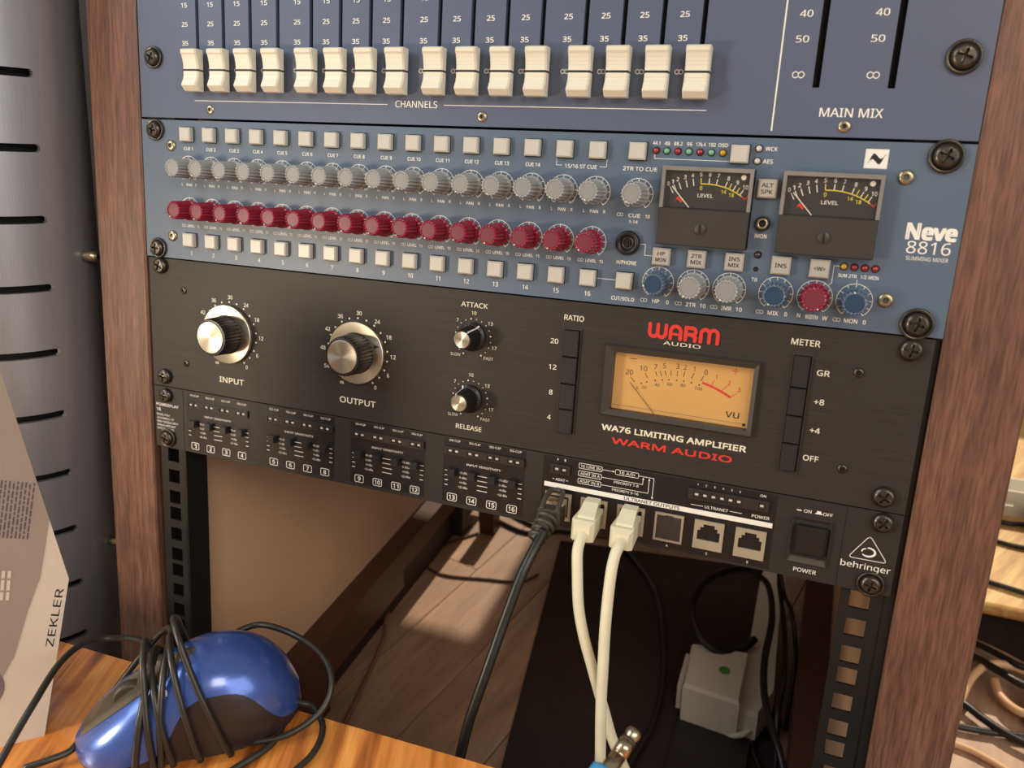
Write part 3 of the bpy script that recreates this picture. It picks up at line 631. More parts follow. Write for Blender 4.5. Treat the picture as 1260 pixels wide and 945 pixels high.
lb = MB(); lb.box(-5.95, 5.95, -7.05, -2.5, -0.45, 0.45); lb.add([(-5.0, -7.0, -.45), (5.0, -7.0, -.45), (5, -7.0, .45), (-5, -7.0, .45)], [(0, 1, 2, 3)])
FL = lb.mesh('centre_line'); FL.materials.append(MATS['fader_line'])
st_ = MB(); st_.box(-0.8, 0.8, -2.6, 6, -5, 5); STEM = st_.mesh('fader_stem'); STEM.materials.append(MATS['steel_dark'])
for x in slot_x:
    c = mesh_obj('fader_cap', FC, None, u1, (x - B1[0], 0, 28.6 - B1[2]))
    mesh_obj('centre_line', FL, None, c); mesh_obj('fader_stem', STEM, None, c)
for x, z in ((56.0, 6.3), (241, 6.1), (425.9, 5.8)):
    mesh_obj('panel_screw', SM_STEEL, None, u1, (x - B1[0], 0, z - B1[2]))
rack_screw(u1, B1, 12.6, 37.0, rot=0.5); rack_screw(u1, B1, 470.8, 36.2, rot=0.3, big=1.1)

# ============================================================ UNIT 2: summing mixer
B2 = (241, 0, -44.4)
u2 = thing('summing_mixer', 'blue two-unit summing mixer with grey and crimson knobs and two black level meters', 'mixer', B2, RACK)
def p2(name, mb, m, off=(0, 0, 0)): return mesh_obj(name, mb, m, u2, (-B2[0] + off[0], -B2[1] + off[1], -B2[2] + off[2]))
mb = MB(); mb.plate(0, 482.6, -88.4, -0.5, 0, 3, [(343.8, 388.8, -54.5, -15.5), (402.8, 446.4, -54.0, -15.3)]); p2('front_panel', mb, 'blue_panel')
mb = MB(); mb.box(22, 460, 6, 200, -87, -2); p2('chassis', mb, 'chassis')
P = Print()
CX = [37.6 + 18.05 * k for k in range(16)]
for k, x in enumerate(CX):
    if k < 14: P.text('CUE %d' % (k + 1), x, -17.8, 1.9, 8.3 if k > 8 else 7.2, 0.022)
    P.text(str(k + 1), x, -84.0, 2.5, None, 0.015)
    P.scale_ring(x, -30.3, 8.0); P.text('L', x - 5.6, -40.2, 1.6); P.text('PAN', x, -40.3, 1.6, 4.3); P.text('R', x + 5.6, -40.2, 1.6)
    P.scale_ring(x, -56.3, 8.0); P.inf(x - 5.4, -66.3, 1.55); P.text('LEVEL', x + 0.4, -66.3, 1.55, 6.0, 0.022); P.text('15', x + 6.2, -66.3, 1.55, 1.9)
P.text('15/16 ST CUE', 299.2, -17.7, 1.9, 17.5)
P.line(285.6, -13.5, 285.6, -17.4); P.line(285.6, -17.4, 288.9, -17.4); P.line(309.4, -17.4, 313.2, -17.4); P.line(313.2, -17.4, 313.2, -13.5)
P.text('2TR TO CUE', 331, -17.6, 1.9, 17.8)
P.scale_ring(331.0, -30.3, 8.0); P.inf(322.6, -41.0, 1.6); P.text('CUE', 330.2, -41.2, 1.8, 6.2); P.text('10', 337.2, -41.2, 1.8); P.text('1-14', 330.0, -44.4, 1.5, 4.6)
for x, t, w_ in zip((338.3, 343.8, 349.4, 355.0, 360.6, 366.2, 371.6), ('44.1', '48', '88.2', '96', '176.4', '192', 'DSD'), (3.8, 2.6, 4.2, 2.6, 4.7, 3.4, 4.6)):
    P.text(t, x, -4.5, 1.7, w_)
P.line(338, -10, 338, -12.1); P.line(338, -12.1, 375.4, -12.1)
P.text('WCK', 394.6, -5.5, 1.8, 5.6); P.text('AES', 393.6, -11.4, 1.8, 4.7)
P.text('iMON', 394.6, -47.1, 1.9, 5.6); P.text('TB', 394.2, -68.6, 1.8, 2.8)
P.text('H/PHONE', 328.3, -65.7, 1.9, 10.6); P.line(334.7, -55.5, 337.6, -55.5); P.line(337.6, -55.5, 337.6, -61.1); P.line(337.6, -61.1, 341.8, -61.1)
P.line(312.6, -75.3, 323.6, -75.3); P.text('CUT/SOLO', 328, -84.9, 1.9, 12.4)
LK = [(346.0, 'blue', 'HP', '0'), (364.3, 'grey', '2TR', '10'), (382.5, 'grey', 'IMR', '10'), (405.3, 'blue', 'MIX', '0'), (423.6, 'red', 'WIDTH', 'W'), (441.7, 'blue', 'MON', '0')]
for x, c, t, r in LK:
    P.scale_ring(x, -74.6, 8.2, w=0.26)
    if t == 'WIDTH': P.text('N', x - 6.2, -84.2, 2.0)
    else: P.inf(x - 6.6, -84.4, 1.75)
    P.text(t, x - 0.2, -84.4, 2.0, {'HP': 3.6, '2TR': 5.2, 'IMR': 5.0, 'MIX': 5.0, 'WIDTH': 5.8, 'MON': 6.0}[t]); P.text(r, x + 6.0, -84.4, 2.0, 2.9 if r == '10' else None)
P.line(433.2, -58.6, 430.4, -58.6); P.line(430.4, -58.6, 430.4, -66.8); P.line(430.4, -66.8, 428.8, -68.6)
P.line(441.6, -64.5, 441.6, -69.0)
P.text('SUM', 434.8, -62.9, 1.6, 3.8); P.text('2TR', 439.4, -62.9, 1.6, 3.6); P.text('1/2', 444.2, -62.9, 1.6, 2.6); P.text('iMON', 448.6, -62.9, 1.6, 4.4)
P.text('Neve', 470.1, -39.9, 6.8, 20.6, 0.075); P.text('8816', 469.9, -47.2, 5.6, 18.6, 0.004); P.text('SUMMING MIXER', 470.0, -52.3, 1.8, 17.8, 0.008)
p2('panel_lettering', P, 'print_white')
# zigzag emblem tile
mb = MB(); mb.box(436.8, 446.9, -0.5, 0.3, -12.8, -3.9, 0.3); tile = p2('emblem_tile', mb, 'print_white'); tag(tile, 'white square tile with a black zigzag emblem')
Q = Print(-0.58)
def bez(p0, p1, p2, p3, n=8): return [tuple((1 - t) ** 3 * a + 3 * (1 - t) ** 2 * t * b + 3 * (1 - t) * t * t * c + t ** 3 * d for a, b, c, d in zip(p0, p1, p2, p3)) for t in [k / n for k in range(n + 1)]]
def zig(Q, cx, cz, k):
    up = [(-4.2, -2.3), (-3.2, -1.2), (-2.3, 1.2), (-1.5, 2.5), (-0.6, 2.1), (0.6, 0.9), (1.6, 0.1), (2.6, 0.6), (3.5, 1.8), (4.3, 2.4)]
    lo = [(-a, -b) for a, b in up]
    # upper boundary left->right, lower boundary is its point mirror
    n = len(up); vs = [(cx + a * k, cz + b * k) for a, b in up]; ws = [(cx + a * k, cz + b * k) for a, b in lo[::-1]]
    for i in range(n - 1):
        Q.poly([vs[i], ws[i], ws[i + 1], vs[i + 1]])
zig(Q, 441.9, -8.3, 1.0)
mesh_obj('zigzag_emblem', Q, 'print_black', tile)

def button_mesh(w_, h_, d):
    mb = MB(); mb.box(-w_ / 2, w_ / 2, -d, 0, -h_ / 2, h_ / 2, 0.7); return mb.mesh('push_button')
BT = button_mesh(8.6, 8.6, 3.6); BT.materials.append(MATS['button_cream'])
BL = button_mesh(9.2, 9.0, 3.2); BL.materials.append(MATS['button_print'])
# dark gap around each button
gm = MB(); gm.box(-4.75, 4.75, -0.12, 0.2, -4.75, 4.75); GAP = gm.mesh('button_gap'); GAP.materials.append(MATS['hole_dark'])
def button(x, z, me=BT, rows=None):
    o = mesh_obj('push_button', me, None, u2, (x - B2[0], 0, z - B2[2]))
    mesh_obj('button_gap', GAP, None, o)
    if rows:
        Q = Print(-3.26)
        for i, t in enumerate(rows): Q.text(t, 0, (0.5 * (len(rows) - 1) - i) * 3.1, 1.9, min(6.8, 1.7 * len(t) + 0.3), 0.03)
        mesh_obj('button_lettering', Q, 'print_black', o); o['label'] = 'grey button marked ' + ' '.join(rows)
    return o
for k, x in enumerate(CX):
    button(x, -9.2); button(x, -75.4)
button(329.4, -8.9); button(380.2, -8.5); button(328.4, -75.2)
button(395.1, -24.2, BL, ['ALT', 'SPK']); button(346.8, -61.0, BL, ['HP', 'MON']); button(364.9, -60.8, BL, ['2TR', 'MIX']); button(383.7, -60.7, BL, ['INS', 'MIX'])
button(406.1, -60.5, BL, ['INS']); button(424.1, -60.5, BL, ['<W>'])

def neve_knob(r, h, m, mcap, name='knob'):
    prof = [(r + 1.25, 0.0), (r + 1.2, -1.6), (r + 0.7, -2.2), (r + 0.3, -2.6), (r - 0.1, -h + 0.9), (r - 0.3, -h + 0.1), (r - 0.75, -h), (r - 1.0, -h + 0.3), (r - 1.05, -h + 0.6)]
    mb = MB()
    seg = 36; o = 0
    for j, (rr, y) in enumerate(prof):
        amp = 0.0 if j < 2 or j > 6 else 0.42
        for k in range(seg):
            a = 2 * math.pi * k / seg; q = rr + amp * (1 if (k % 2 == 0) else -1)
            mb.v.append((q * math.cos(a), y, q * math.sin(a)))
    n = len(prof)
    for j in range(n - 1):
        for k in range(seg):
            k2 = (k + 1) % seg; mb.face((j * seg + k, j * seg + k2, (j + 1) * seg + k2, (j + 1) * seg + k), j < 1)
    body = mb.mesh(name); body.materials.append(MATS[m])
    c = MB(); c.lathe([(r - 1.05, -h + 0.7), (r - 1.1, -h + 0.35), (r - 1.4, -h + 0.3), (0.4, -h + 0.28)], seg=28)
    cap = c.mesh('knob_cap'); cap.materials.append(MATS[mcap])
    d = MB(); a = math.radians(-115)
    d.lathe([(0.42, -h + 0.2), (0.4, -h - 0.12), (0.2, -h - 0.18)], (r - 0.6) * math.cos(a), (r - 0.6) * math.sin(a), 8)
    dot = d.mesh('pointer_dot'); dot.materials.append(MATS['print_white'])
    return body, cap, dot
KG = neve_knob(5.3, 15.0, 'knob_grey', 'knob_grey_cap', 'pan_knob'); KR = neve_knob(5.3, 15.0, 'knob_red', 'knob_red_cap', 'level_knob')
KB = neve_knob(5.5, 13.0, 'knob_blue', 'knob_blue_cap', 'blue_knob'); KR2 = neve_knob(5.7, 12.0, 'knob_red', 'knob_red_cap', 'width_knob'); KG2 = neve_knob(5.7, 13.0, 'knob_grey', 'knob_grey_cap', 'grey_knob')
def knob(x, z, k, name, rot=0.0, label=None):
    o = mesh_obj(name, k[0], None, u2, (x - B2[0], 0, z - B2[2]))
    mesh_obj('knob_cap', k[1], None, o); d = mesh_obj('pointer_dot', k[2], None, o); d.rotation_euler = (0, rot, 0)
    if label: o['label'] = label
    return o
for i, x in enumerate(CX):
    knob(x, -30.3, KG, 'pan_knob', 0.15 * math.sin(i * 2)); knob(x, -56.3, KR, 'level_knob', 0.12 * math.sin(i * 3 + 1))
knob(331.0, -30.3, KG, 'cue_level_knob')
for x, c, t, r in LK:
    knob(x, -74.6, {'blue': KB, 'grey': KG2, 'red': KR2}[c], 'control_knob', {'HP': 0.9, 'MON': 2.6, 'WIDTH': -0.9}.get(t, 0), '%s knob above the lettering %s' % ({'blue': 'blue', 'grey': 'light grey', 'red': 'crimson'}[c], t))
# leds
ld = MB(); ld.lathe([(1.9, 0.05), (1.9, -0.25), (1.55, -0.3)], seg=14, cap=False); LB = ld.mesh('led_bezel'); LB.materials.append(MATS['hole_dark'])
def led_mesh(m):
    mb = MB(); mb.lathe([(1.5, 0), (1.45, -0.9), (1.0, -1.5), (0.4, -1.75)], seg=12); me = mb.mesh('led'); me.materials.append(MATS[m]); return me
LED = {c: led_mesh('led_' + c) for c in ('red', 'green', 'yellow', 'clear', 'dark')}
def led(x, z, c):
    o = mesh_obj('indicator_led', LED[c], None, u2, (x - B2[0], 0, z - B2[2])); mesh_obj('led_bezel', LB, None, o)
    o['label'] = {'clear': 'unlit clear', 'dark': 'dark purple'}.get(c, c) + ' indicator led'
for x, c in zip((338.6, 344.0, 349.6, 355.1, 360.6, 366.2, 371.8), ('red', 'green', 'red', 'green', 'red', 'green', 'yellow')): led(x, -8.2, c)
led(388.8, -5.5, 'clear'); led(388.7, -11.4, 'clear'); led(394.4, -56.3, 'dark')
for x, c in ((434.8, 'yellow'), (439.5, 'red'), (444.2, 'red'), (448.8, 'red')): led(x, -58.6, c)
mb = MB(); mb.lathe([(1.3, -0.08), (0.4, -0.09)], seg=12); p2('talkback_hole', mb, 'hole_dark', (394.3, 0, -63.4))
# jacks
mb = MB(); mb.lathe([(3.7, 0), (3.6, -1.6), (2.9, -2.0), (2.6, -1.4)], seg=24, cap=False); j = p2('mini_jack_socket', mb, 'knob_black', (394.8, 0, -41.0))
mb = MB(); mb.lathe([(2.65, -1.5), (2.4, -1.9), (1.75, -1.8), (1.7, -0.6)], seg=24, cap=False); mesh_obj('socket_ring', mb, 'screw_steel', j)
mb = MB(); mb.lathe([(1.8, -0.7), (0.3, -0.6)], seg=16); mesh_obj('socket_bore', mb, 'hole_dark', j)
mb = MB(); mb.lathe([(6.4, 0), (6.3, -2.0), (5.2, -2.6), (4.0, -2.2), (3.6, -1.0)], seg=32, cap=False); j = p2('headphone_socket', mb, 'knob_black', (328.3, 0, -55.4))
mb = MB(); mb.lathe([(3.7, -1.2), (0.3, -1.0)], seg=20); mesh_obj('socket_bore', mb, 'hole_dark', j)
mb = MB(); mb.lathe([(3.1, -1.3), (2.8, -1.5), (2.5, -1.3)], seg=20, cap=False); mb.box(-0.4, 0.1, -1.8, -1.2, -1.8, 1.6); mb.box(0.9, 1.3, -1.8, -1.2, -1.4, 1.4); mesh_obj('socket_contacts', mb, 'screw_black', j)
# level meters
def level_meter(x0):
    W_ = 44.6
    x1 = x0 + W_; zt, zm, zb = -15.6, -35.6, -54.4
    cx = (x0 + x1) / 2
    mb = MB(); mb.box(x0 + 0.4, x1 - 0.4, -3.0, 3.0, zb + 0.2, zt - 0.2); mb.box(x0, x1, -6.2, -2.9, zb, zm - 0.4, 0.4)
    body = p2('level_meter', mb, 'meter_black'); body['label'] = 'black panel meter with yellow-arced scale, needle at rest'
    base = mesh_obj
    # face
    def c(name, mb, m): return mesh_obj(name, mb, m, body)
    mb = MB(); mb.box(x0 + 1.4, x1 - 1.4, -3.5, -3.0, zm, zt - 1.4); c('meter_face', mb, 'meter_face')
    # clear plastic rim round the window
    mb = MB(); mb.plate(x0, x1, zm - 0.4, zt, -6.2, -3.0, [(x0 + 1.7, x1 - 1.7, zm - 0.35, zt - 2.0)]); mb2 = mb
    c('clear_rim', mb, 'clear_acrylic')
    mb = MB(); mb.box(x0 + 1.7, x1 - 1.7, -6.1, -5.6, zm, zt - 2.0); c('meter_window', mb, 'meter_glass')
    P = Print(-3.56); Yl = Print(-3.57); Rd = Print(-3.58)
    px, pz = cx - 0.1, -55.5        # arc centre
    def pol(a, r): a = math.radians(a); return (px + r * math.sin(a), pz + r * math.cos(a))
    R0 = 32.0
    angs = {0: -31.2, 1: -27.8, 2: -23.3, 3: -17.4, 4: -11.5, 5: -5.0, 6: 1.9, 7: 8.4, 8: 16.4, 9: 23.9, 10: 31.0}
    for v, a in angs.items():
        if v != 5: P.line(*pol(a, R0 + (0.2 if v > 4 else -0.6)), *pol(a, R0 + 2.9), 0.42)
        P.text(str(v), *pol(a, R0 + 4.6), 1.9, 2.5 if v == 10 else 1.15, 0.02)
    Yl.arc(px, pz, R0, 0.5, 90 - 33, 90 + 5, 20)
    for a in (-5.0, 20.2, 27.5): Yl.line(*pol(a, R0), *pol(a, R0 + 2.9), 0.45)
    Yl.text('0', *pol(-5, R0 - 2.0), 1.9, None, 0.02); Yl.text('14', *pol(16.8, R0 - 2.1), 1.8, 2.4, 0.02); Yl.text('18', *pol(24.6, R0 - 2.0), 1.8, 2.4, 0.02)
    Rd.arc(px, pz, R0, 0.5, 90 - 37.5, 90 - 33, 5); Rd.line(*pol(37.2, R0), *pol(36.6, R0 + 2.0), 0.4)
    zig(Rd, cx - 12.8, -31.6, 0.62)
    P.text('LEVEL', cx - 0.2, -29.2, 1.7, 7.6, 0.02)
    P.disc(cx + 17.4, -19.6, 1.25, 14)
    c('meter_scale', P, 'print_white'); c('yellow_arc', Yl, 'print_yellow'); c('red_mark', Rd, 'print_red')
    nd = MB(); a0 = (cx - 17.0, -25.4); b0 = (cx - 7.6, -35.4); d = Vector((b0[0] - a0[0], 0, b0[1] - a0[1])).normalized(); n = Vector((-d.z, 0, d.x)) * 0.25
    nd.add([(a0[0] - n.x, -4.3, a0[1] - n.z), (a0[0] + n.x, -4.3, a0[1] + n.z), (b0[0] + n.x, -4.3, b0[1] + n.z), (b0[0] - n.x, -4.3, b0[1] - n.z),
            (a0[0] - n.x, -4.0, a0[1] - n.z), (a0[0] + n.x, -4.0, a0[1] + n.z), (b0[0] + n.x, -4.0, b0[1] + n.z), (b0[0] - n.x, -4.0, b0[1] - n.z)],
           [(0, 1, 2, 3), (7, 6, 5, 4), (0, 4, 5, 1), (1, 5, 6, 2), (2, 6, 7, 3), (3, 7, 4, 0)]); c('needle', nd, 'print_cream')
    sc = MB(); sc.lathe([(2.9, -6.1), (2.7, -7.0), (1.5, -7.3), (0.3, -7.35)], cx - 0.6, -45.6, 20); zs = c('zero_adjust_screw', sc, 'bezel_dark'); sc = MB(); sc.box(cx - 0.95, cx - 0.3, -7.5, -7.2, -47.8, -43.4); mesh_obj('screw_slot', sc, 'hole_dark', zs)
level_meter(343.9); level_meter(402.2)
for x, z in ((24.0, -16.3), (22.7, -73.7), (455.6, -15.9), (455.4, -72.8)):
    o = mesh_obj('panel_screw', SM_STEEL, None, u2, (x - B2[0], 0, z - B2[2])); o.scale = (1.25, 1.6, 1.25)
for x, z, r in ((11.8, -6.9, .3), (10.4, -82.5, .1), (470.6, -6.1, .45), (470.4, -82.7, .2)): rack_screw(u2, B2, x, z, rot=r, big=1.12 if x > 400 else 1.0)

# ============================================================ UNIT 3: limiting amplifier
B3 = (241, 0, -133.4)
u3 = thing('limiting_amplifier', 'black brushed limiting amplifier with two big silver dials and an amber meter', 'amplifier', B3, RACK)
def p3(name, mb, m, off=(0, 0, 0)): return mesh_obj(name, mb, m, u3, (-B3[0] + off[0], -B3[1] + off[1], -B3[2] + off[2]))
mb = MB(); mb.plate(1.2, 479.8, -177.4, -89.3, 0, 3, [(325, 400.5, -148.6, -113.2), (297.0, 306.4, -164.1, -104.6), (418.0, 426.6, -164.6, -103.8)]); p3('front_panel', mb, 'black_brushed')
mb = MB(); mb.box(22, 458, 11, 230, -176, -91); p3('chassis', mb, 'chassis')
P = Print(); 
for (cx, lab) in ((67.5, 'INPUT'), (164.8, 'OUTPUT')):
    P = Print()
    cz = -134.4; Rr = 21.2; n = 17
    for k in range(n):
        a = math.radians(-58 + k * (296 / 18.0)); x = cx + Rr * math.cos(a); z = cz + Rr * math.sin(a)
        P.disc(x, z, 0.62)
    for t, a in (('0', -58), ('6', -29), ('12', 0), ('18', 29), ('24', 57), ('30', 88), ('36', 120), ('42', 150), ('48', 180), ('54', 208)):
        a = math.radians(a); P.text(t, cx + 25.0 * math.cos(a), cz + 24.4 * math.sin(a), 2.4, 3.6 if len(t) == 2 else None, 0.02)
    P.inf(cx - 10.9, cz - 20.6, 1.3, 0.4)
    P.text(lab, cx + 0.7, -166.0, 3.6, 20.0 if lab == 'INPUT' else 25.8, 0.03)
    p3('dial_scale', P, 'print_cream')
for (cz, lab, lz) in ((-116.4, 'ATTACK', -97.2), (-153.0, 'RELEASE', -170.5)):
    P = Print(); cx = 242.0; Rr = 11.2
    for k in range(18):
        a = math.radians(-60 + k * 300 / 17.0); big = k in (0, 17, 9, 4, 13) or k == 17
        P.disc(cx + Rr * math.cos(a), cz + Rr * math.sin(a), 0.5 if big else 0.33, 8)
    for t, a, r in (('7', 137, 14.0), ('10', 90, 14.6), ('13', 42, 14.2), ('17', -18, 14.4)):
        a = math.radians(a); P.text(t, cx + r * math.cos(a), cz + r * math.sin(a), 2.0, 2.9 if len(t) == 2 else None, 0.012)
    P.text('SLOW', cx - 10.6, cz - 10.8, 1.7, 6.4, 0.008); P.text('FAST', cx + 10.4, cz - 11.0, 1.7, 6.0, 0.008)
    P.text(lab, 242.0, lz, 2.7, 16.6, 0.02); p3('knob_scale', P, 'print_cream')
P = Print()
P.text('RATIO', 302.0, -98.2, 2.9, 11.2, 0.02); p3('column_lettering', P, 'print_cream'); P = Print(); P.text('METER', 422.6, -97.4, 3.0, 13.6, 0.02); p3('column_lettering', P, 'print_cream')
for t, x, z, h_, w_ in (('20', 291.6, -112.2, 2.7, 4.4), ('12', 291.6, -127.0, 2.7, 4.4), ('8', 291.6, -141.6, 2.7, 2.1), ('4', 291.6, -156.2, 2.7, 2.1),
                        ('GR', 432.8, -111.7, 2.8, 6.0), ('+8', 432.8, -126.5, 2.8, 4.8), ('+4', 432.8, -141.4, 2.8, 4.8), ('OFF', 432.8, -156.2, 2.8, 7.4)):
    P = Print(); P.text(t, x, z, h_, w_, 0.022); p3('button_lettering', P, 'print_cream')
P = Print()
P.text('AUDIO', 361.8, -105.9, 1.9, 19.6, 0.01)
p3('panel_lettering', P, 'print_cream'); P = Print()
P.text('WA76 LIMITING AMPLIFIER', 361.8, -156.9, 3.1, 78, 0.06)
p3('panel_lettering', P, 'print_cream')
Q = Print(-0.07)
# round-shouldered red WARM wordmark built from thick strokes
def stroke(Q, pts, w_):
    for i in range(len(pts) - 1):
        Q.y -= 0.003; Q.line(*pts[i], *pts[i + 1], w_)
    for q in pts: Q.y -= 0.003; Q.disc(q[0], q[1], w_ / 2, 10)
def arcpts(cx, cz, r, a0, a1, n=8, k=1.0): return [(cx + r * k * math.cos(math.radians(a0 + (a1 - a0) * i / n)), cz + r * math.sin(math.radians(a0 + (a1 - a0) * i / n))) for i in range(n + 1)]
zt, zb, t_ = -96.5, -103.1, 1.95
def Wm(x):
    r = 2.15
    stroke(Q, [(x, zt)] + arcpts(x + r, zb + r, r, 180, 360) + [(x + 2 * r, zt + 0)], t_)
    stroke(Q, [(x + 2 * r, zt - 1)] + arcpts(x + 3 * r, zb + r, r, 180, 360) + [(x + 4 * r, zt)], t_)
def Am(x):
    r = 2.6; stroke(Q, [(x, zb)] + arcpts(x + r, zt - r, r, 180, 0) + [(x + 2 * r, zb)], t_); Q.line(x, -100.7, x + 2 * r, -100.7, 1.3)
def Rm(x):
    r = 1.75; stroke(Q, [(x, zb), (x, zt), (x + 3.3, zt)] + arcpts(x + 3.3, zt - r, r, 90, -90) + [(x + 1.6, zt - 2 * r)], t_); stroke(Q, [(x + 3.0, zt - 2 * r), (x + 5.0, zt - 2 * r - 1.0), (x + 5.0, zb)], t_)
def Mm(x):
    r = 2.15
    stroke(Q, [(x, zb)] + arcpts(x + r, zt - r, r, 180, 0) + [(x + 2 * r, zb)], t_)
    stroke(Q, arcpts(x + 3 * r, zt - r, r, 180, 0) + [(x + 4 * r, zb)], t_)
Wm(344.2); Am(355.4); Rm(363.3); Mm(371.2)
p3('red_wordmark', Q, 'print_red'); Q = Print(-0.07)
Q.text('WARM AUDIO', 361.7, -163.8, 3.3, 65, 0.06)
p3('red_lettering', Q, 'print_red')
# big dials
def big_dial(cx, cz, name, arrow):
    mb = MB(); mb.lathe([(19.6, 0.0), (19.6, -2.2), (19.1, -3.0), (12.0, -3.2)], seg=64)
    o = p3(name, mb, 'aluminium', (cx, 0, cz)); o['label'] = 'large silver %s dial with a ribbed black grip' % arrow
    mb = MB(); seg = 72
    prof = [(13.0, -3.1), (12.4, -4.0), (11.8, -16.6), (11.5, -17.2), (10.4, -17.3)]
    for j_, (r, y) in enumerate(prof):
        for k in range(seg):
            a = 2 * math.pi * k / seg; q = r + (0.25 * (1 if k % 2 else -1) if 0 < j_ < 4 else 0); mb.v.append((q * math.cos(a), y, q * math.sin(a)))
    for j_ in range(len(prof) - 1):
        for k in range(seg):
            k2 = (k + 1) % seg; mb.face((j_ * seg + k, j_ * seg + k2, (j_ + 1) * seg + k2, (j_ + 1) * seg + k))
    mb.face([(len(prof) - 1) * seg + k for k in range(seg)])
    mesh_obj('ribbed_grip', mb, 'knob_black', o)
    mb = MB(); mb.lathe([(10.3, -17.0), (10.2, -17.7), (9.9, -17.9), (0.3, -17.9)], seg=48); mesh_obj('spun_cap', mb, 'aluminium', o)
    return o
d1 = big_dial(66.6, -134.5, 'input_dial', 'input'); d2 = big_dial(165.0, -134.6, 'output_dial', 'output')
Q = Print(-3.3); Q.poly([(13.0, 4.3), (16.9, 6.0), (13.2, 7.0)]); mesh_obj('dial_arrow', Q, 'print_black', d2)
def small_knob(cx, cz, ang, name):
    mb = MB(); seg = 48
    prof = [(8.4, 0.0), (8.4, -1.8), (7.6, -2.4), (6.7, -3.0), (5.6, -13.2), (5.3, -14.0), (4.6, -14.1)]
    for j_, (r, y) in enumerate(prof):
        for k in range(seg):
            a = 2 * math.pi * k / seg; q = r + (0.2 * (1 if k % 2 else -1) if 2 < j_ < 5 else 0); mb.v.append((q * math.cos(a), y, q * math.sin(a)))
    for j_ in range(len(prof) - 1):
        for k in range(seg):
            k2 = (k + 1) % seg; mb.face((j_ * seg + k, j_ * seg + k2, (j_ + 1) * seg + k2, (j_ + 1) * seg + k))
    mb.face([(len(prof) - 1) * seg + k for k in range(seg)])
    o = p3(name, mb, 'knob_black', (cx, 0, cz))
    mb = MB(); mb.lathe([(4.7, -13.8), (4.6, -14.5), (0.3, -14.5)], seg=32); mesh_obj('spun_cap', mb, 'aluminium', o)
    mb = MB(); a = math.radians(ang); c, s = math.cos(a), math.sin(a)
    pts = [(8.5, -1.9), (6.95, -3.0), (5.85, -13.2), (4.8, -14.2)]
    for i in range(3):
        (r0, y0), (r1, y1) = pts[i], pts[i + 1]; n = (-s * 0.42, c * 0.42)
        mb.add([(r0 * c - n[0], y0 - .12, r0 * s - n[1]), (r0 * c + n[0], y0 - .12, r0 * s + n[1]), (r1 * c + n[0], y1 - .12, r1 * s + n[1]), (r1 * c - n[0], y1 - .12, r1 * s - n[1])], [(0, 1, 2, 3)])
    mesh_obj('pointer_line', mb, 'print_white', o)
small_knob(241.6, -115.6, 55, 'attack_knob'); small_knob(241.4, -152.7, 115, 'release_knob')
# push-button columns
def column(x0, x1, zs, name, n0=-0.2):
    mb = MB(); mb.plate(x0 - 0.6, x1 + 0.6, zs[-1] - 0.6, zs[0] + 0.6, -0.5, 0.2, [(x0, x1, zs[-1], zs[0])]); p3('button_frame', mb, 'bezel_dark')
    for i in range(4):
        mb = MB(); mb.box(x0 + 0.25, x1 - 0.5, -2.4, 8, zs[i + 1] + 0.22, zs[i] - 0.22, 0.5)
        p3(name, mb, 'button_black')
column(297.0, 306.4, [-104.6, -119.9, -135.3, -150.0, -164.1], 'ratio_button'); column(418.0, 426.6, [-103.8, -120.4, -135.0, -149.7, -164.6], 'meter_button')
# amber meter
mb = MB()
o_ = [(320.6, -149.9), (403.4, -149.9), (403.4, -109.5), (320.6, -109.5)]; a_ = [(322.0, -148.9), (402.2, -148.9), (402.2, -110.5), (322.0, -110.5)]; b_ = [(326.2, -146.2), (399.9, -146.6), (399.9, -113.6), (326.2, -113.8)]
vs = [(x, 0, z) for x, z in o_] + [(x, -2.6, z) for x, z in a_] + [(x, -1.2, z) for x, z in b_] + [(x, 4.4, z) for x, z in b_]
fs = []
for j_ in range(3):
    for k in range(4): fs.append((j_ * 4 + k, j_ * 4 + (k + 1) % 4, j_ * 4 + 4 + (k + 1) % 4, j_ * 4 + 4 + k))
mb.add(vs, fs); vm = p3('vu_meter', mb, 'bezel_dark'); vm['label'] = 'amber faced meter in a bevelled dark frame'
mb = MB(); mb.box(325.4, 400.2, 4.0, 5.0, -148.2, -113.3); mesh_obj('meter_face', mb, 'amber_face', vm)
mb = MB(); mb.box(326.3, 399.8, 0.6, 1.0, -146.4, -113.7); mesh_obj('meter_window', mb, 'meter_glass', vm)
P = Print(3.94); Q = Print(3.93)
fx = lambda x: (x - 427.7) * 1.0022 + 427.7
num = [(334.5, -124.9, '20'), (342.1, -121.8, '10'), (348.5, -120.2, '7'), (353.3, -119.0, '5'), (360.3, -118.3, '3'), (364.4, -118.3, '2'), (369.1, -118.6, '1'), (375.4, -119.6, '0')]
for x, z, t in num: P.text(t, x, z, 2.7, 4.0 if len(t) == 2 else None, 0.004)
for (a, b), (c_, d_) in zip([(335.3, -127.5), (343.2, -124.3), (348.7, -122.5), (351.2, -121.9), (353.7, -121.5), (357.0, -121.0), (360.5, -120.7), (364.3, -120.6), (369.3, -120.9), (374.4, -121.9)],
                            [(337.9, -129.9), (344.9, -126.9), (349.9, -125.2), (352.3, -124.9), (354.8, -124.3), (357.3, -124.0), (360.6, -123.7), (364.0, -123.7), (368.2, -124.0), (373.2, -124.7)]):
    P.line(a, b, c_, d_, 0.32)
for x, z in [(341.6, -130.3), (344.6, -129.1), (349.0, -127.6), (352.8, -126.9), (356.3, -126.3), (360.5, -126.0), (364.3, -126.0), (368.4, -126.2), (372.6, -126.9)]: P.disc(x, z, 0.42)
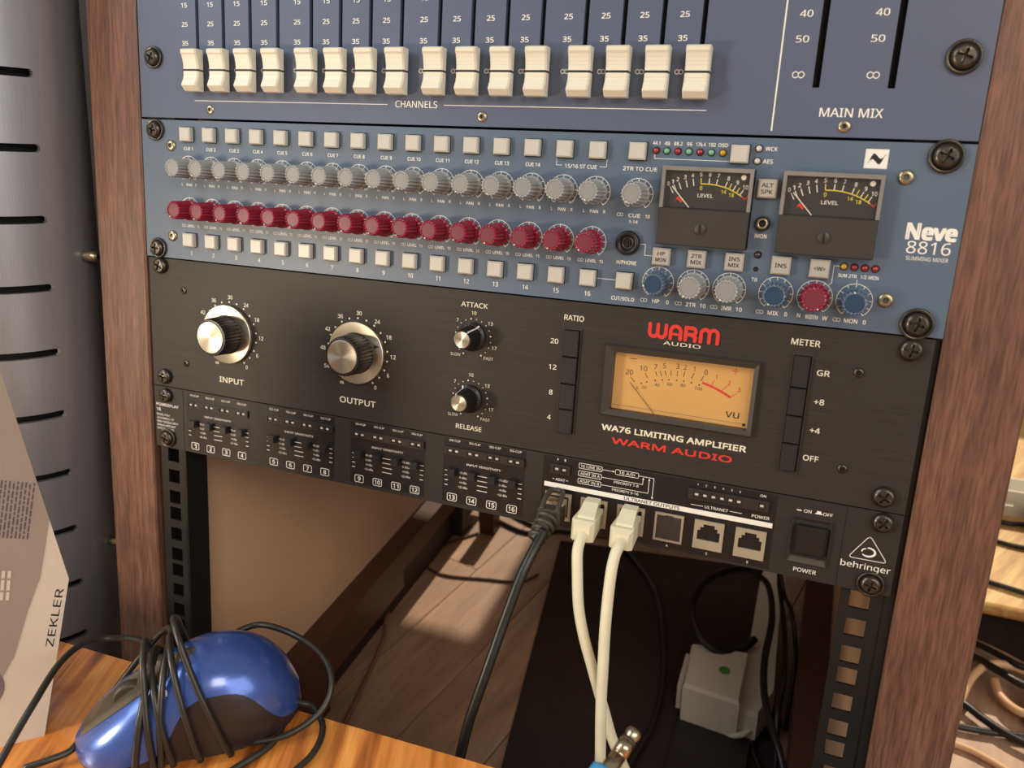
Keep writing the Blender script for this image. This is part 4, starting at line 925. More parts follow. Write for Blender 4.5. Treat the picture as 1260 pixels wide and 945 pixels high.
for x, z, t in ((339.6, -133.2, '0'), (343.3, -132.3, '20'), (350.2, -129.9, '40'), (357.0, -128.7, '60'), (364.1, -128.3, '80'), (372.4, -128.9, '100')): P.text(t, x, z, 1.6, 2.6 if len(t) == 2 else (4.0 if len(t) == 3 else None), 0.004)
P.line(334.2, -117.2, 337.9, -117.2, 0.35); P.text('vu', 391.4, -140.0, 4.2, 7.0, 0.01)
P.line(327, -144.2, 399, -144.6, 0.15); P.disc(397.8, -145.0, 0.9)
Q.line(390.4, -118.9, 390.4, -115.1, 0.35); Q.line(388.6, -117.0, 392.2, -117.0, 0.35)
pts = bez((374.0, -125.4), (379.0, -126.6), (384.0, -128.4), (389.4, -131.3), 10)
for i in range(10): Q.line(*pts[i], *pts[i + 1], 1.25)
Q.line(378.8, -126.3, 380.4, -123.2, 0.3); Q.line(384.2, -128.7, 386.9, -125.5, 0.3); Q.line(389.2, -131.4, 392.4, -128.6, 0.3)
Q.text('1', 381.1, -121.3, 2.2); Q.text('2', 387.9, -123.8, 2.4); Q.text('3', 393.3, -126.6, 2.4)
mesh_obj('meter_scale', P, 'print_black', vm); mesh_obj('red_zone', Q, 'print_red', vm)
nd = MB(); nd.tube([(335.7, 3.0, -130.4), (350.2, 3.0, -145.8)], 0.16, 6); mesh_obj('needle', nd, 'print_black', vm)
for x, z in ((30.2, -109.2), (30.5, -158.9), (448.8, -109.2), (448.3, -158.9)): mesh_obj('panel_screw', SM_BLACK, None, u3, (x - B3[0], 0, z - B3[2]))
for x, z, r in ((11.9, -94.3, .4), (12.1, -170.3, .1), (470.0, -95.2, .15), (469.1, -169.7, .5)): rack_screw(u3, B3, x, z, False, r, 1.05)

# ============================================================ UNIT 4: input module
B4 = (241, 0, -199.9)
u4 = thing('input_module', 'slim black one-unit input module with small level sliders and network sockets, lowest in the rack', 'audio module', B4, RACK)
def p4(name, mb, m, off=(0, 0, 0)): return mesh_obj(name, mb, m, u4, (-B4[0] + off[0], -B4[1] + off[1], -B4[2] + off[2]))
NX = [35.9 + 13.3 * k for k in range(4)] + [101.7 + 13.35 * k for k in range(4)] + [167.6 + 13.3 * k for k in range(4)] + [233.1 + 13.1 * k for k in range(4)]
ZO = lambda x: (x - 36) / 240.0 * 1.1          # units sit a hair higher towards the right
GW = [(30.2, 81.6), (95.0, 148.2), (161.6, 213.1), (227.0, 278.8)]
holes = []
for g in range(4):
    for k in range(4):
        x = NX[g * 4 + k]; holes.append((x - 1.9, x + 1.9, -211.9 + ZO(x), -198.0 + ZO(x)))
jx = [(292.9, 308.8), (314.4, 330.1), (335.9, 351.6), (357.4, 373.3), (379.2, 395.0), (401.0, 416.8)]
for a, b in jx: holes.append((a + 1.4, b - 1.4, -214.8, -201.6))
mb = MB(); mb.plate(1.2, 479.8, -221.9, -178.0, 0, 2.4, holes); p4('front_panel', mb, 'black_anodised')
mb = MB(); mb.box(22, 458, 9, 190, -220, -181); p4('chassis', mb, 'hole_dark')
G = Print(-0.04)
for g, (a, b) in enumerate(GW): G.quad(a - 0.6, b + 0.6, -219.5, -179)
G.quad(290.2, 420, -220.5, -178.8)
p4('gloss_label_field', G, 'black_gloss_print')
P = Print(-0.08)
for g in range(4):
    a, b = GW[g]; zo = ZO(a)
    for k in range(4):
        x = NX[g * 4 + k]
        P.text('SIG CLIP', x + 0.4, -180.9 + zo, 1.25, 7.4, 0.012)
        P.rrect(x - 3.1, x + 3.1, -219.3 + zo, -214.7 + zo, 0.4, 0.8); P.text(str(g * 4 + k + 1), x, -217.0 + zo, 2.6, 3.9 if g * 4 + k > 8 else 1.9, 0.035)
    P.text('INPUT SENSITIVITY', NX[g * 4] + 19.9, -194.5 + zo, 1.3, 22.4, 0.012)
    for i in range(4):
        z = -200.4 - 3.05 * i + zo; x = NX[g * 4]
        P.line(x - 5.4, z, x - 3.2, z, 0.4); P.line(NX[g * 4 + 3] + 3.2, z, NX[g * 4 + 3] + 5.6, z, 0.4)
        P.line(NX[g * 4 + 1] + 3.2, z, NX[g * 4 + 2] - 3.2, z, 0.4)
        t = ('-10 dBV', '0 dBu', '+4 dBu', '+22 dBu')[i]
        P.text(t, (NX[g * 4] + NX[g * 4 + 1]) / 2 + 0.3, z, 1.35, 6.2 if i in (0, 3) else 4.8, 0.012); P.text(t, (NX[g * 4 + 2] + NX[g * 4 + 3]) / 2, z, 1.35, 6.2 if i in (0, 3) else 4.8, 0.012)
P.text('POWERPLAY', 2.6, -191.3, 2.0, 19.5, 0.02, 'L'); P.text('16', 2.6, -194.9, 2.2, 3.6, 0.02, 'L')
for i, (t, w_) in enumerate((('MODEL P16-I', 11.5), ('16-CHANNEL 19"', 15.0), ('INPUT MODULE WITH', 18.4), ('ANALOG AND ADAT', 16.6), ('OPTICAL INPUTS', 14.6))): P.text(t, 2.6, -198.6 - 2.55 * i, 1.45, w_, 0.014, 'L')
P.line(26.4, -179.0, 26.4, -221.4, 0.12)
P.text('A', 298.8, -180.2, 1.3); P.text('B', 303.3, -180.2, 1.3); P.text('ADAT', 301.1, -192.3, 1.6, 5.8, 0.014); P.line(296.4, -192.2, 297.6, -192.2, 0.3); P.line(304.6, -192.2, 305.8, -192.2, 0.3)
for t, z in (('16 LINE IN', -181.7), ('ADAT IN A', -184.7 - 1.45), ('ADAT IN B', -189.0 - 1.6)): pass
for t, z in (('16 LINE IN', -181.65), ('ADAT IN A', -186.2), ('ADAT IN B', -190.7)):
    P.rrect(311.6, 325.1, z - 1.5, z + 1.5, 0.28, 0.7); P.text(t, 318.35, z, 1.6, 11.4, 0.014)
P.rrect(332.8, 346.0, -183.1, -180.2, 0.28, 0.7); P.text('16 A/D', 339.4, -181.65, 1.6, 9.0, 0.014)
P.line(325.1, -181.7, 331.6, -181.7, 0.28); P.poly([(331.2, -181.2), (332.6, -181.7), (331.2, -182.2)])
P.line(325.1, -186.2, 348.7, -186.2, 0.28); P.line(348.7, -186.2, 348.7, -183.0, 0.28); P.poly([(348.1, -183.4), (348.7, -182.1), (349.3, -183.4)])
P.line(325.1, -190.7, 352.1, -190.7, 0.28); P.line(352.1, -190.7, 352.1, -183.0, 0.28); P.poly([(351.5, -183.4), (352.1, -182.1), (352.7, -183.4)])
P.line(346.0, -181.6, 354.6, -181.6, 0.28); P.line(354.6, -181.6, 354.6, -193.0, 0.28); P.poly([(354.0, -192.4), (354.6, -193.8), (355.2, -192.4)])
P.text('PRIORITY 1-8', 339.5, -187.7, 1.4, 14.0, 0.014); P.text('PRIORITY 9-16', 339.3, -192.3, 1.4, 15.0, 0.014)
P.quad(291.6, 419.0, -197.4, -194.6)
for i, x in enumerate((378.5, 382.9, 387.4, 391.9, 396.4, 400.7)): P.text(str(i + 1), x, -180.4, 1.2, None, 0.012)
P.text('ON', 412.5, -180.5, 1.3, 2.9, 0.014); P.text('ULTRANET', 389.6, -192.3, 1.6, 12.4, 0.014); P.line(375.9, -192.3, 382.5, -192.3, 0.28); P.line(396.7, -192.3, 402.9, -192.3, 0.28); P.text('POWER', 412.6, -192.4, 1.7, 9.0, 0.014)
for i, (a, b) in enumerate(jx):
    if i > 2: P.text(str(i + 1), (a + b) / 2, -218.9, 1.4, None, 0.014)
P.text('ON', 435.2, -184.5, 1.7, 3.6, 0.014); P.text('OFF', 445.0, -184.5, 1.7, 4.6, 0.014); P.quad(429.8, 432.2, -184.9, -184.3); P.quad(438.9, 442.4, -185.1, -184.5); P.quad(439.6, 441.7, -184.5, -183.4)
P.text('POWER', 438.0, -217.2, 2.2, 11.2, 0.014)
# triangle emblem and rounded wordmark
tri = [(466.1, -191.4), (457.4, -204.7), (475.8, -204.5)]
def rounded_tri(Q, pts, r, w_):
    n = len(pts); out = []
    for i in range(n):
        p = Vector(pts[i]); a = (Vector(pts[i - 1]) - p).normalized(); b = (Vector(pts[(i + 1) % n]) - p).normalized()
        out += [tuple(p + a * r), tuple(p + a * r * 0.35 + b * r * 0.35), tuple(p + b * r)]
    for i in range(len(out)): Q.line(*out[i], *out[(i + 1) % len(out)], w_)
rounded_tri(P, tri, 1.6, 0.35)
def crescent(Q, cx, cz):
    o1 = [(cx + 3.6 * math.cos(math.radians(a)), cz + 2.7 * math.sin(math.radians(a))) for a in range(-140, 101, 15)]
    i1 = [(cx - 0.5 + 3.0 * math.cos(math.radians(a)), cz + 0.1 + 1.9 * math.sin(math.radians(a))) for a in range(-140, 101, 15)]
    for k in range(len(o1) - 1): Q.poly([o1[k], o1[k + 1], i1[k + 1], i1[k]])
crescent(P, 466.6, -200.4)
arc = [(466.0 + 2.6 * math.cos(math.radians(a)), -200.2 + 1.7 * math.sin(math.radians(a))) for a in range(110, 200, 20)]
for k in range(len(arc) - 1): P.line(*arc[k], *arc[k + 1], 0.7)
P.text('behringer', 466.2, -208.3, 3.2, 23.6, 0.012)
p4('panel_lettering', P, 'print_white')
Q = Print(-0.13); Q.text('ULTRANET OUTPUTS', 354.6, -196.0, 1.8, 31, 0.03); p4('dark_lettering', Q, 'print_black')
for x in (453.7, 26.4):
    mb = MB(); mb.box(x - 0.18, x + 0.18, -0.1, 0.1, -221.9, -178.2); p4('ear_seam', mb, 'hole_dark')
# led windows
le = MB(); le.lathe([(0.75, -0.9), (0.7, -1.3), (0.2, -1.4)], seg=8)
def led_window(x0, x1, z0, z1, xs):
    mb = MB(); mb.plate(x0, x1, z0, z1, -1.3, 0.1, [(x - 3.4 if len(xs) % 2 == 0 and False else x - 1.8, x + 1.8, z0 + 0.9, z1 - 1.2) for x in xs])
    mb.box(x0 + 0.2, x1 - 0.2, -0.7, 0.0, z0 + 0.2, z1 - 0.2)
    o = p4('led_window', mb, 'led_window')
    e = MB()
    for x in xs: e.box(x - 0.95, x + 0.95, -1.1, -0.6, (z0 + z1) / 2 - 0.75, (z0 + z1) / 2 + 0.45, 0.2)
    mesh_obj('led_row', e, 'led_clear', o)
for g, (a, b) in enumerate(GW):
    zo = ZO(a)
    led_window(a, b, -189.6 + zo, -184.8 + zo, [NX[g * 4 + k] + d for k in range(4) for d in (-2.1, 2.2)])
led_window(295.0, 306.8, -188.6, -182.9, [298.8, 303.2]); led_window(374.0, 416.0, -188.8, -182.7, [378.5, 382.9, 387.4, 391.9, 396.4, 400.7, 412.5])
# sliders
sm = MB(); sm.box(-2.3, 2.3, -3.4, 1.5, -2.4, 2.4)
for i in range(4): sm.box(-2.3, 2.3, -3.9, -3.3, -2.1 + i * 1.15, -1.5 + i * 1.15)
SL = sm.mesh('level_slider'); SL.materials.append(MATS['button_black'])
for x in NX: mesh_obj('level_slider', SL, None, u4, (x - B4[0] + 0.2, 0, -200.6 + ZO(x) - B4[2]))
# network sockets
def socket(a, b, kind):
    mb = MB(); z0, z1 = -216.4, -200.0
    cx = (a + b) / 2
    if kind == 'open':
        hl = [(a + 1.9, b - 1.9, -211.2, -205.6), (a + 3.3, b - 3.3, -205.7, -203.7), (a + 4.9, b - 4.9, -203.8, -202.0)]
    elif kind == 'capped': hl = [(a + 1.2, b - 1.2, -215.2, -201.4)]
    else: hl = [(a + 1.6, b - 1.6, -214.0, -201.8)]
    mb.plate(a, b, z0, z1, -1.0, 1.6, hl)
    o = p4('network_socket', mb, 'jack_cream')
    if kind == 'capped':
        mb = MB(); mb.box(a + 1.2, b - 1.2, -0.6, 2, -215.2, -201.4, 0.3); mb.box(cx - 2.0, cx + 2.0, -1.3, 0.5, -202.2, -200.9); mesh_obj('dust_cap', mb, 'bezel_dark', o); o['label'] = 'network socket closed by a black dust cap'
    else:
        mb = MB(); mb.box(a + 0.8, b - 0.8, 7, 8, -215, -200.8); mesh_obj('socket_back', mb, 'hole_dark', o)
        g = MB()
        for k in range(8): g.box(cx - 3.9 + k * 1.05, cx - 3.55 + k * 1.05, 2.5, 6.5, -206.0, -205.4)
        mesh_obj('contact_pins', g, 'gold_contact', o)
for i, (a, b) in enumerate(jx): socket(a, b, ('used', 'used', 'used', 'capped', 'open', 'open')[i])
# power switch
mb = MB()
o_ = [(428.0, -213.2), (448.1, -213.2), (448.1, -187.3), (428.0, -187.3)]; a_ = [(428.6, -212.6), (447.5, -212.6), (447.5, -187.9), (428.6, -187.9)]; b_ = [(430.6, -208.4), (446.4, -208.4), (446.4, -191.0), (430.6, -191.0)]
vs = [(x, 0, z) for x, z in o_] + [(x, -1.6, z) for x, z in a_] + [(x, 1.0, z) for x, z in b_]; fs = []
for j_ in range(2):
    for k in range(4): fs.append((j_ * 4 + k, j_ * 4 + (k + 1) % 4, j_ * 4 + 4 + (k + 1) % 4, j_ * 4 + 4 + k))
fs.append((8, 9, 10, 11)); mb.add(vs, fs); sw = p4('power_switch', mb, 'bezel_dark')
mb = MB(); mb.box(431.2, 446.0, -3.6, 0.5, -207.4, -191.8, 0.8); mesh_obj('switch_rocker', mb, 'knob_black', sw)
for x, z, r in ((12.2, -184.0, .2), (12.2, -214.8, .3), (470.7, -183.2, .6), (469.8, -216.9, .2)): rack_screw(u4, B4, x, z, z < -200, r, 1.0)

# ------------------------------------------------------------ cables plugged into the module (rack frame)
def plug_cable(px, m, path, label, grp=None, boot=None, r=2.9, zrot=0.0):
    """plug pushed into a socket at px; path = cable points in rack mm"""
    t = thing('network_cable', label, 'cable', (px, -10, -208), RACK, grp)
    base = (px, -10, -208); L0 = (-px, 10, 208)
    return t, L0
for (px, drop, lab, path) in (
    (323.0, 0, 'cream network cable plugged into the second socket, left of the two cream ones', None),
    (344.6, 1, 'cream network cable plugged into the third socket, right of the two cream ones', None)):
    t, L0 = plug_cable(px, None, None, lab)
    mb = MB(); mb.box(px - 5.8, px + 5.8, -9, 6, -213.4, -205.6); mb.box(px - 3.0, px + 3.0, -9, 4, -205.8, -202.8); clean(mesh_obj('modular_plug', mb, 'jack_cream', t, L0))
    # moulded boot, tapering, pointing out of the panel and sagging
    mb = MB()
    secs = [(-3.0, -208.8, 5.6, 5.2), (-11, -209.0, 6.0, 5.4), (-22, -210.6, 6.4, 5.8), (-25, -211.4, 4.6, 4.4)]
    o = 0
    for (y, z, hw, hh) in secs:
        for (a, b) in ((-1, -1), (1, -1), (1, 1), (-1, 1)): mb.v.append((px - (-y) * 0.02 + a * hw, y, z + b * hh))
    for j_ in range(3):
        for k in range(4): mb.face((j_ * 4 + k, j_ * 4 + (k + 1) % 4, j_ * 4 + 4 + (k + 1) % 4, j_ * 4 + 4 + k))
    mb.face((12, 13, 14, 15)); mb.face((3, 2, 1, 0)); clean(mesh_obj('plug_boot', mb, 'cable_cream', t, L0))
    # latch hood
    mb = MB(); pts = [(-2.5, -200.2, 3.6), (-4, -197.6, 3.9), (-10, -198.2, 4.2), (-19, -203.4, 4.8), (-20.5, -206.0, 4.8)]
    for (y, z, hw) in pts:
        mb.v += [(px - hw, y, z), (px + hw, y, z), (px + hw, y + 0.6, z - 1.8), (px - hw, y + 0.6, z - 1.8)]
    for j_ in range(len(pts) - 1):
        for k in range(4): mb.face((j_ * 4 + k, j_ * 4 + (k + 1) % 4, j_ * 4 + 4 + (k + 1) % 4, j_ * 4 + 4 + k))
    mb.face((0, 1, 2, 3)); mb.face([16 + k for k in (3, 2, 1, 0)]); clean(mesh_obj('latch_hood', mb, 'cable_cream', t, L0))
    if drop == 0:
        pth = [(px, -22, -211.0), (px, -26, -213.6), (322.8, -30, -219.4), (324.5, -33, -230.7), (327.5, -36, -248.2), (331.9, -37, -264), (337.6, -36, -281.2), (343.1, -34, -298.7), (347, -32, -311.5), (351.4, -30, -325.8), (358.6, -29, -340.8), (366, -29, -356), (372, -30, -385), (372, -30, -430)]
    else:
        pth = [(px, -22, -210.6), (px, -27, -212.6), (343.7, -31, -216.5), (343.5, -36, -224.9), (343.9, -40, -242.2), (344.5, -42, -258), (345.4, -43, -275), (346, -43, -292.4), (347.1, -43, -310.4), (348.9, -43, -334.2), (350, -43, -360), (351, -43, -430)]
    mb = MB(); mb.tube(pth, 3.0, 12, 5); mesh_obj('cable', mb, 'cable_cream', t, L0)
# black cable with ribbed boot
px = 300.6
t = thing('network_cable', 'black network cable with a ribbed boot plugged into the leftmost socket', 'cable', (px, -10, -208), RACK); L0 = (-px, 10, 208)
mb = MB(); mb.box(px - 5.8, px + 5.8, -8, 6, -213.0, -203.2); mesh_obj('modular_plug', mb, 'jack_cream', t, L0)
g = MB()
for k in range(4): g.box(px - 3.6 + k * 2.0, px - 2.6 + k * 2.0, -7.6, -4, -203.3, -202.6)
mesh_obj('gold_contacts', g, 'gold_contact', t, L0)
mb = MB(); mb.box(px - 6.6, px + 6.6, -17, -5.5, -214.0, -205.0, 1.0); 
for s_ in (-1, 1): mb.tube([(px + s_ * 4.6, -16, -206), (px + s_ * 4.6, -11, -202), (px + s_ * 4.3, -6, -199.6), (px + s_ * 3.2, -2.4, -198.6), (px + s_ * 1.2, -1.4, -198.4)], 1.5, 8, 4)
mb.tube([(px - 2.4, -2.2, -198.4), (px, -1.2, -198.2), (px + 2.4, -2.2, -198.4)], 1.5, 8, 3)
mesh_obj('plug_boot', mb, 'rubber_black', t, L0)
mb = MB(); rp = [(px, -15, -210), (px - 0.4, -20, -211.5), (px - 1.2, -25, -214.5), (px - 2.4, -29, -219)]
for k in range(4):
    a = Vector(rp[0]).lerp(Vector(rp[3]), k / 4 + 0.04); b = Vector(rp[0]).lerp(Vector(rp[3]), k / 4 + 0.20); R_k = 6.9 - 0.45 * k
    mb.tube([tuple(a), tuple(a.lerp(b, .25)), tuple(a.lerp(b, .75)), tuple(b)], lambda t_, R_k=R_k: R_k - (1.6 if t_ < 0.1 or t_ > 0.9 else 0), 16, 1)
mb.tube(rp, 3.8, 12, 3); mesh_obj('strain_relief', mb, 'rubber_black', t, L0)
mb = MB(); mb.tube([(302.0, -26, -213), (299.2, -36, -223.3), (295.9, -44, -235.9), (291.8, -52, -256.3), (288.7, -60, -274.7), (285.5, -66, -291.7), (281.6, -70, -310.2), (279, -72, -327.3), (277, -73, -345.1), (275, -73, -390), (274, -70, -430)], 2.9, 12, 5); mesh_obj('cable', mb, 'cable_black', t, L0)

# ============================================================ DESK (room frame from here on)
def obj(name, mb, m, parent, base): return clean(mesh_obj(name, mb, m, parent, tuple(-c for c in base)))
desk = thing('desk', 'low desk with a striped orange wood top in front of the rack', 'desk', (150, -430, -FLOOR))
DB = (150, -430, -FLOOR)
mb = MB(); vs = [(-360, -720), (700, -720), (700, -143), (-360, -178)]
n = 4
mb.v = [(x, y, -290) for x, y in vs] + [(x, y, -312) for x, y in vs]
mb.f = [(0, 1, 2, 3), (7, 6, 5, 4)] + [(k, 4 + k, 4 + (k + 1) % 4, (k + 1) % 4) for k in range(4)]; mb.sm = [False] * 6
obj('desk_top', mb, 'desk_wood', desk, DB)
for x, y in ((-320, -680), (660, -680), (-320, -240), (660, -240)):
    mb = MB(); mb.box(x - 16, x + 16, y - 16, y + 16, -FLOOR, -312); obj('leg', mb, 'desk_wood', desk, DB)

# ------------------------------------------------------------ carton on the desk
CB = (60, -210, -290)
cart = thing('headphone_carton', 'pale grey printed cardboard carton standing on the desk at the left edge', 'box', CB)
B0 = Vector((72.9, -222.3, -290)); C0 = Vector((85.3, -192.9, -205)); D0 = Vector((68.7, -184.8, -93.2)); dd = Vector((-0.734, -0.68, 0))
A0 = B0 + dd * 75; E0 = D0 + dd * 60; back = Vector((-46, 15, 0))
poly = [A0, B0, C0, D0, E0]
mb = MB(); mb.v = [tuple(p) for p in poly] + [tuple(p + back) for p in poly]
mb.f = [tuple(range(5)), tuple(range(9, 4, -1))] + [(k, 5 + k, 5 + (k + 1) % 5, (k + 1) % 5) for k in range(5)]; mb.sm = [False] * 7
obj('carton_body', mb, 'carton_light', cart, CB)
nf = (A0 - B0).cross(C0 - B0).normalized()
if nf.dot(Vector((428, -423, 54)) - B0) < 0: nf = -nf
def onface(pts, off): 
    return [tuple(Vector(p) + nf * off) for p in pts]
EDG = Vector((79.5, -188.2, -172.0))
def lerp(a, b, t): return Vector(a).lerp(Vector(b), t)
curve = [C0.lerp(D0, 0.30), Vector((78.2, -193.9, -183)), Vector((75.2, -200.0, -201)), Vector((71.1, -208.6, -216.8)), Vector((65.2, -219.0, -240.4))]
def flat(v):                                            # drop a point onto the plane of the face
    v = Vector(v); return v - nf * (v - B0).dot(nf)
cv = [flat(v) for v in curve]
mb = MB(); pg = cv + [flat(Vector((60.0, -226.0, -252))), flat(Vector((42, -246, -262))), flat(Vector((25, -262, -235))), flat(E0), flat(D0)]
# fan from a centre point
cen = flat(Vector((50, -215, -165))); mb.v = onface([cen] + pg, 0.15); mb.f = [(0, i + 1, (i + 1) % len(pg) + 1) for i in range(len(pg))]; mb.sm = [False] * len(pg)
mesh_obj('grey_print', mb, 'carton_grey', cart, tuple(-c for c in CB))
ux = (-dd).normalized(); uz = (C0 - B0) - ux * (C0 - B0).dot(ux); uz = uz.normalized()
def face_print(name, P, origin, ang, m, off=0.3):
    o = flat(origin); ca, sa = math.cos(ang), math.sin(ang)
    a = ux * ca + uz * sa; b = -ux * sa + uz * ca; mb = MB()
    mb.v = [tuple(o + a * x + b * z + nf * off) for (x, _, z) in P.v]; mb.f = P.f; mb.sm = P.sm
    mesh_obj(name, mb, m, cart, tuple(-c for c in CB))
P = Print(0); P.text('ZEKLER', 0, 0, 3.6, 33, 0.012)
face_print('carton_lettering', P, (79.2, -202.0, -224.5), math.radians(70), 'print_black')
P = Print(0); random.seed(3)
for i in range(13):
    x = 0
    while x < 30:
        w_ = random.uniform(1.5, 4.5); P.quad(x, min(x + w_, 30), -i * 1.75, -i * 1.75 - 0.75); x += w_ + 0.7
face_print('small_print', P, (60.5, -216.0, -172.0), math.radians(72), 'carton_photo_dark')
P = Print(0)
for i in range(4):
    P.quad(0, 4.5, -i * 2.6, -i * 2.6 - 1.5); P.quad(5.4, 11, -i * 2.6, -i * 2.6 - 1.5); P.quad(12, 16, -i * 2.6, -i * 2.6 - 1.5)
face_print('white_print', P, (57.6, -217.8, -207.0), math.radians(74), 'carton_light')
P = Print(0)
P.disc(-4, 0, 12, 24, 9); face_print('printed_photo', P, (55.5, -231, -252.0), math.radians(60), 'carton_photo', 0.2)
P = Print(0); P.disc(0, 0, 8, 24, 4.5); face_print('printed_photo', P, (53.5, -233, -246.0), math.radians(60), 'carton_photo_dark', 0.28)

# ------------------------------------------------------------ brushed steel column with slots
QC = (-463.764, 239.863, 0.0425, -0.0683)
ax = Vector((QC[2], QC[3], 1)).normalized(); e1 = Vector((0, 1, 0)).cross(ax).normalized(); e2 = ax.cross(e1); o0 = Vector((QC[0], QC[1], -100))
M3 = Matrix((e1, e2, ax)).transposed().to_4x4()
zlow = -845
CK = 0.62; camr = Vector((427.73, -424.65, -34.92)); o1 = camr + (o0 - camr) * CK
colframe = RACK @ Matrix.Translation([c * S for c in (o1 + ax * zlow * CK)]) @ M3 @ Matrix.Scale(CK, 4)
col_ = bpy.data.objects.new('steel_column', None); COL.objects.link(col_); col_.matrix_world = colframe
tag(col_, 'tall curved brushed steel drum with long horizontal slots, left of the rack', 'steel drum')
def colpt(az, h, r): return (r * math.sin(az), -r * math.cos(az), h - zlow)
hs = [zlow]
slots = [164.03 - 73.87 * i for i in range(-2, 13)][::-1]
slots = [s_ for s_ in slots if -835 < s_ < 300]
for c in slots: hs += [c - 4.2, c - 2.6, c + 2.6, c + 4.2]
hs += [330]
AZE = 1.408; azs = sorted(set([-math.pi + 2 * math.pi * k / 72 for k in range(73)] + [AZE, AZE - 0.018, AZE - 0.04, -1.2, -1.18]))
mb = MB(); ncol = len(azs)
def is_hole(i, j):
    a = (azs[i] + azs[i + 1]) / 2; h = (hs[j] + hs[j + 1]) / 2
    for c in slots:
        if abs(h - c) < 2.6: return -1.2 < a < AZE
        if abs(h - c) < 4.2: return -1.18 < a < AZE - 0.018
    return False
for r_, flip in ((102.5, 0), (97.5, 1)):
    o = len(mb.v)
    for h in hs:
        for a in azs: mb.v.append(colpt(a, h, r_))
    for j in range(len(hs) - 1):
        for i in range(ncol - 1):
            if is_hole(i, j): continue
            q = (o + j * ncol + i, o + j * ncol + i + 1, o + (j + 1) * ncol + i + 1, o + (j + 1) * ncol + i)
            mb.face(q if not flip else q[::-1], True)
# slot edge walls
def wall(a0, h0, a1, h1): mb.add([colpt(a0, h0, 102.5), colpt(a1, h1, 102.5), colpt(a1, h1, 97.5), colpt(a0, h0, 97.5)], [(0, 1, 2, 3)])
for j in range(len(hs) - 1):
    for i in range(ncol - 1):
        if not is_hole(i, j): continue
        if not is_hole(i, j - 1): wall(azs[i], hs[j], azs[i + 1], hs[j])
        if not is_hole(i, j + 1): wall(azs[i], hs[j + 1], azs[i + 1], hs[j + 1])
        if i + 1 < ncol - 1 and not is_hole(i + 1, j): wall(azs[i + 1], hs[j], azs[i + 1], hs[j + 1])
mesh_obj('drum_shell', mb, 'brushed_steel', col_)
mb = MB(); seg = 48
mb.v = [colpt(2 * math.pi * k / seg, h, 88) for h in (zlow, 330) for k in range(seg)]
for k in range(seg): mb.face((k, (k + 1) % seg, seg + (k + 1) % seg, seg + k), True)
mesh_obj('inner_core', mb, 'hole_dark', col_)
mb = MB(); mb.v = [colpt(2 * math.pi * k / seg, 330, 100) for k in range(seg)] + [colpt(2 * math.pi * k / seg, 336, 97) for k in range(seg)]
for k in range(seg): mb.face((k, (k + 1) % seg, seg + (k + 1) % seg, seg + k), True)
mb.face([seg + k for k in range(seg)]); mesh_obj('drum_lid', mb, 'brushed_steel', col_)
for az, h in ((1.85, -28), (1.88, -396)):
    mb = MB(); a = Vector(colpt(az, h, 99)); b = Vector(colpt(az, h, 119)); c = Vector(colpt(az, h, 120)); 
    mb.tube([tuple(a), tuple(a.lerp(b, .5)), tuple(b)], 6.0, 18, 1); mb.tube([tuple(b), tuple(b.lerp(c, .5)), tuple(c)], 5.0, 18, 1)
    s_ = mesh_obj('side_screw', mb, 'screw_steel', col_)
    mb = MB(); mb.tube([tuple(c), tuple(c + (c - b) * 0.3)], 2.6, 6, 1); mesh_obj('hex_socket', mb, 'hole_dark', s_)

t = thing('gap_darkener', 'tall black block added to darken the gap between the steel drum and the walnut rack board', 'added_block', (-180, 300, -FLOOR)); TB = (-180, 300, -FLOOR)  # black block added behind the drum so the gap looks dark
mb = MB(); mb.box(-330, -62, 130, 520, -FLOOR + 0.2, 330, 2); obj('darkener_body', mb, 'device_black', t, TB)
# ------------------------------------------------------------ computer mouse with its cable wound round it
MC = Vector((142.5, -187, -290)); mang = math.atan2(-0.62, -0.78)
mouse = thing('computer_mouse', 'glossy blue computer mouse lying on the desk with its own black cable wound round it', 'computer mouse', tuple(MC))
mouse.rotation_euler = (0, 0, mang)
def mprof(u):
    t = (u + 1) / 2
    pts = [(0, 14), (0.06, 31), (0.16, 43), (0.3, 49), (0.42, 49), (0.55, 44.5), (0.7, 35), (0.85, 24), (0.95, 15), (1, 9)]
    for q in range(len(pts) - 1):
        if t <= pts[q + 1][0] + 1e-9:
            (x0, y0), (x1, y1), (x2, y2), (x3, y3) = pts[max(q - 1, 0)], pts[q], pts[q + 1], pts[min(q + 2, len(pts) - 1)]
            k = (t - x1) / (x2 - x1); m1 = (y2 - y0) / (x2 - x0) * (x2 - x1); m2 = (y3 - y1) / (x3 - x1) * (x2 - x1)
            top = (2 * k ** 3 - 3 * k * k + 1) * y1 + (k ** 3 - 2 * k * k + k) * m1 + (-2 * k ** 3 + 3 * k * k) * y2 + (k ** 3 - k * k) * m2
            break
    e = (1 - abs(u) ** 3.0) ** (1 / 2.2) if abs(u) < 1 else 0
    wd = 30.5 * e * (1 - 0.10 * math.exp(-((u - 0.15) / 0.35) ** 2)); wd = max(wd, 2.5)
    return top, wd
def mpt(u, th, sc=1.0, dz=0):
    top, wd = mprof(max(-1, min(1, u))); c, s_ = math.cos(th), math.sin(th); ex = 2 / 2.5
    y = wd * abs(c) ** ex * (1 if c > 0 else -1); z = (top - 3) * (abs(s_) ** ex if s_ > 0 else -0.0)
    return (57 * u, y * sc, 3 + z * sc + dz)
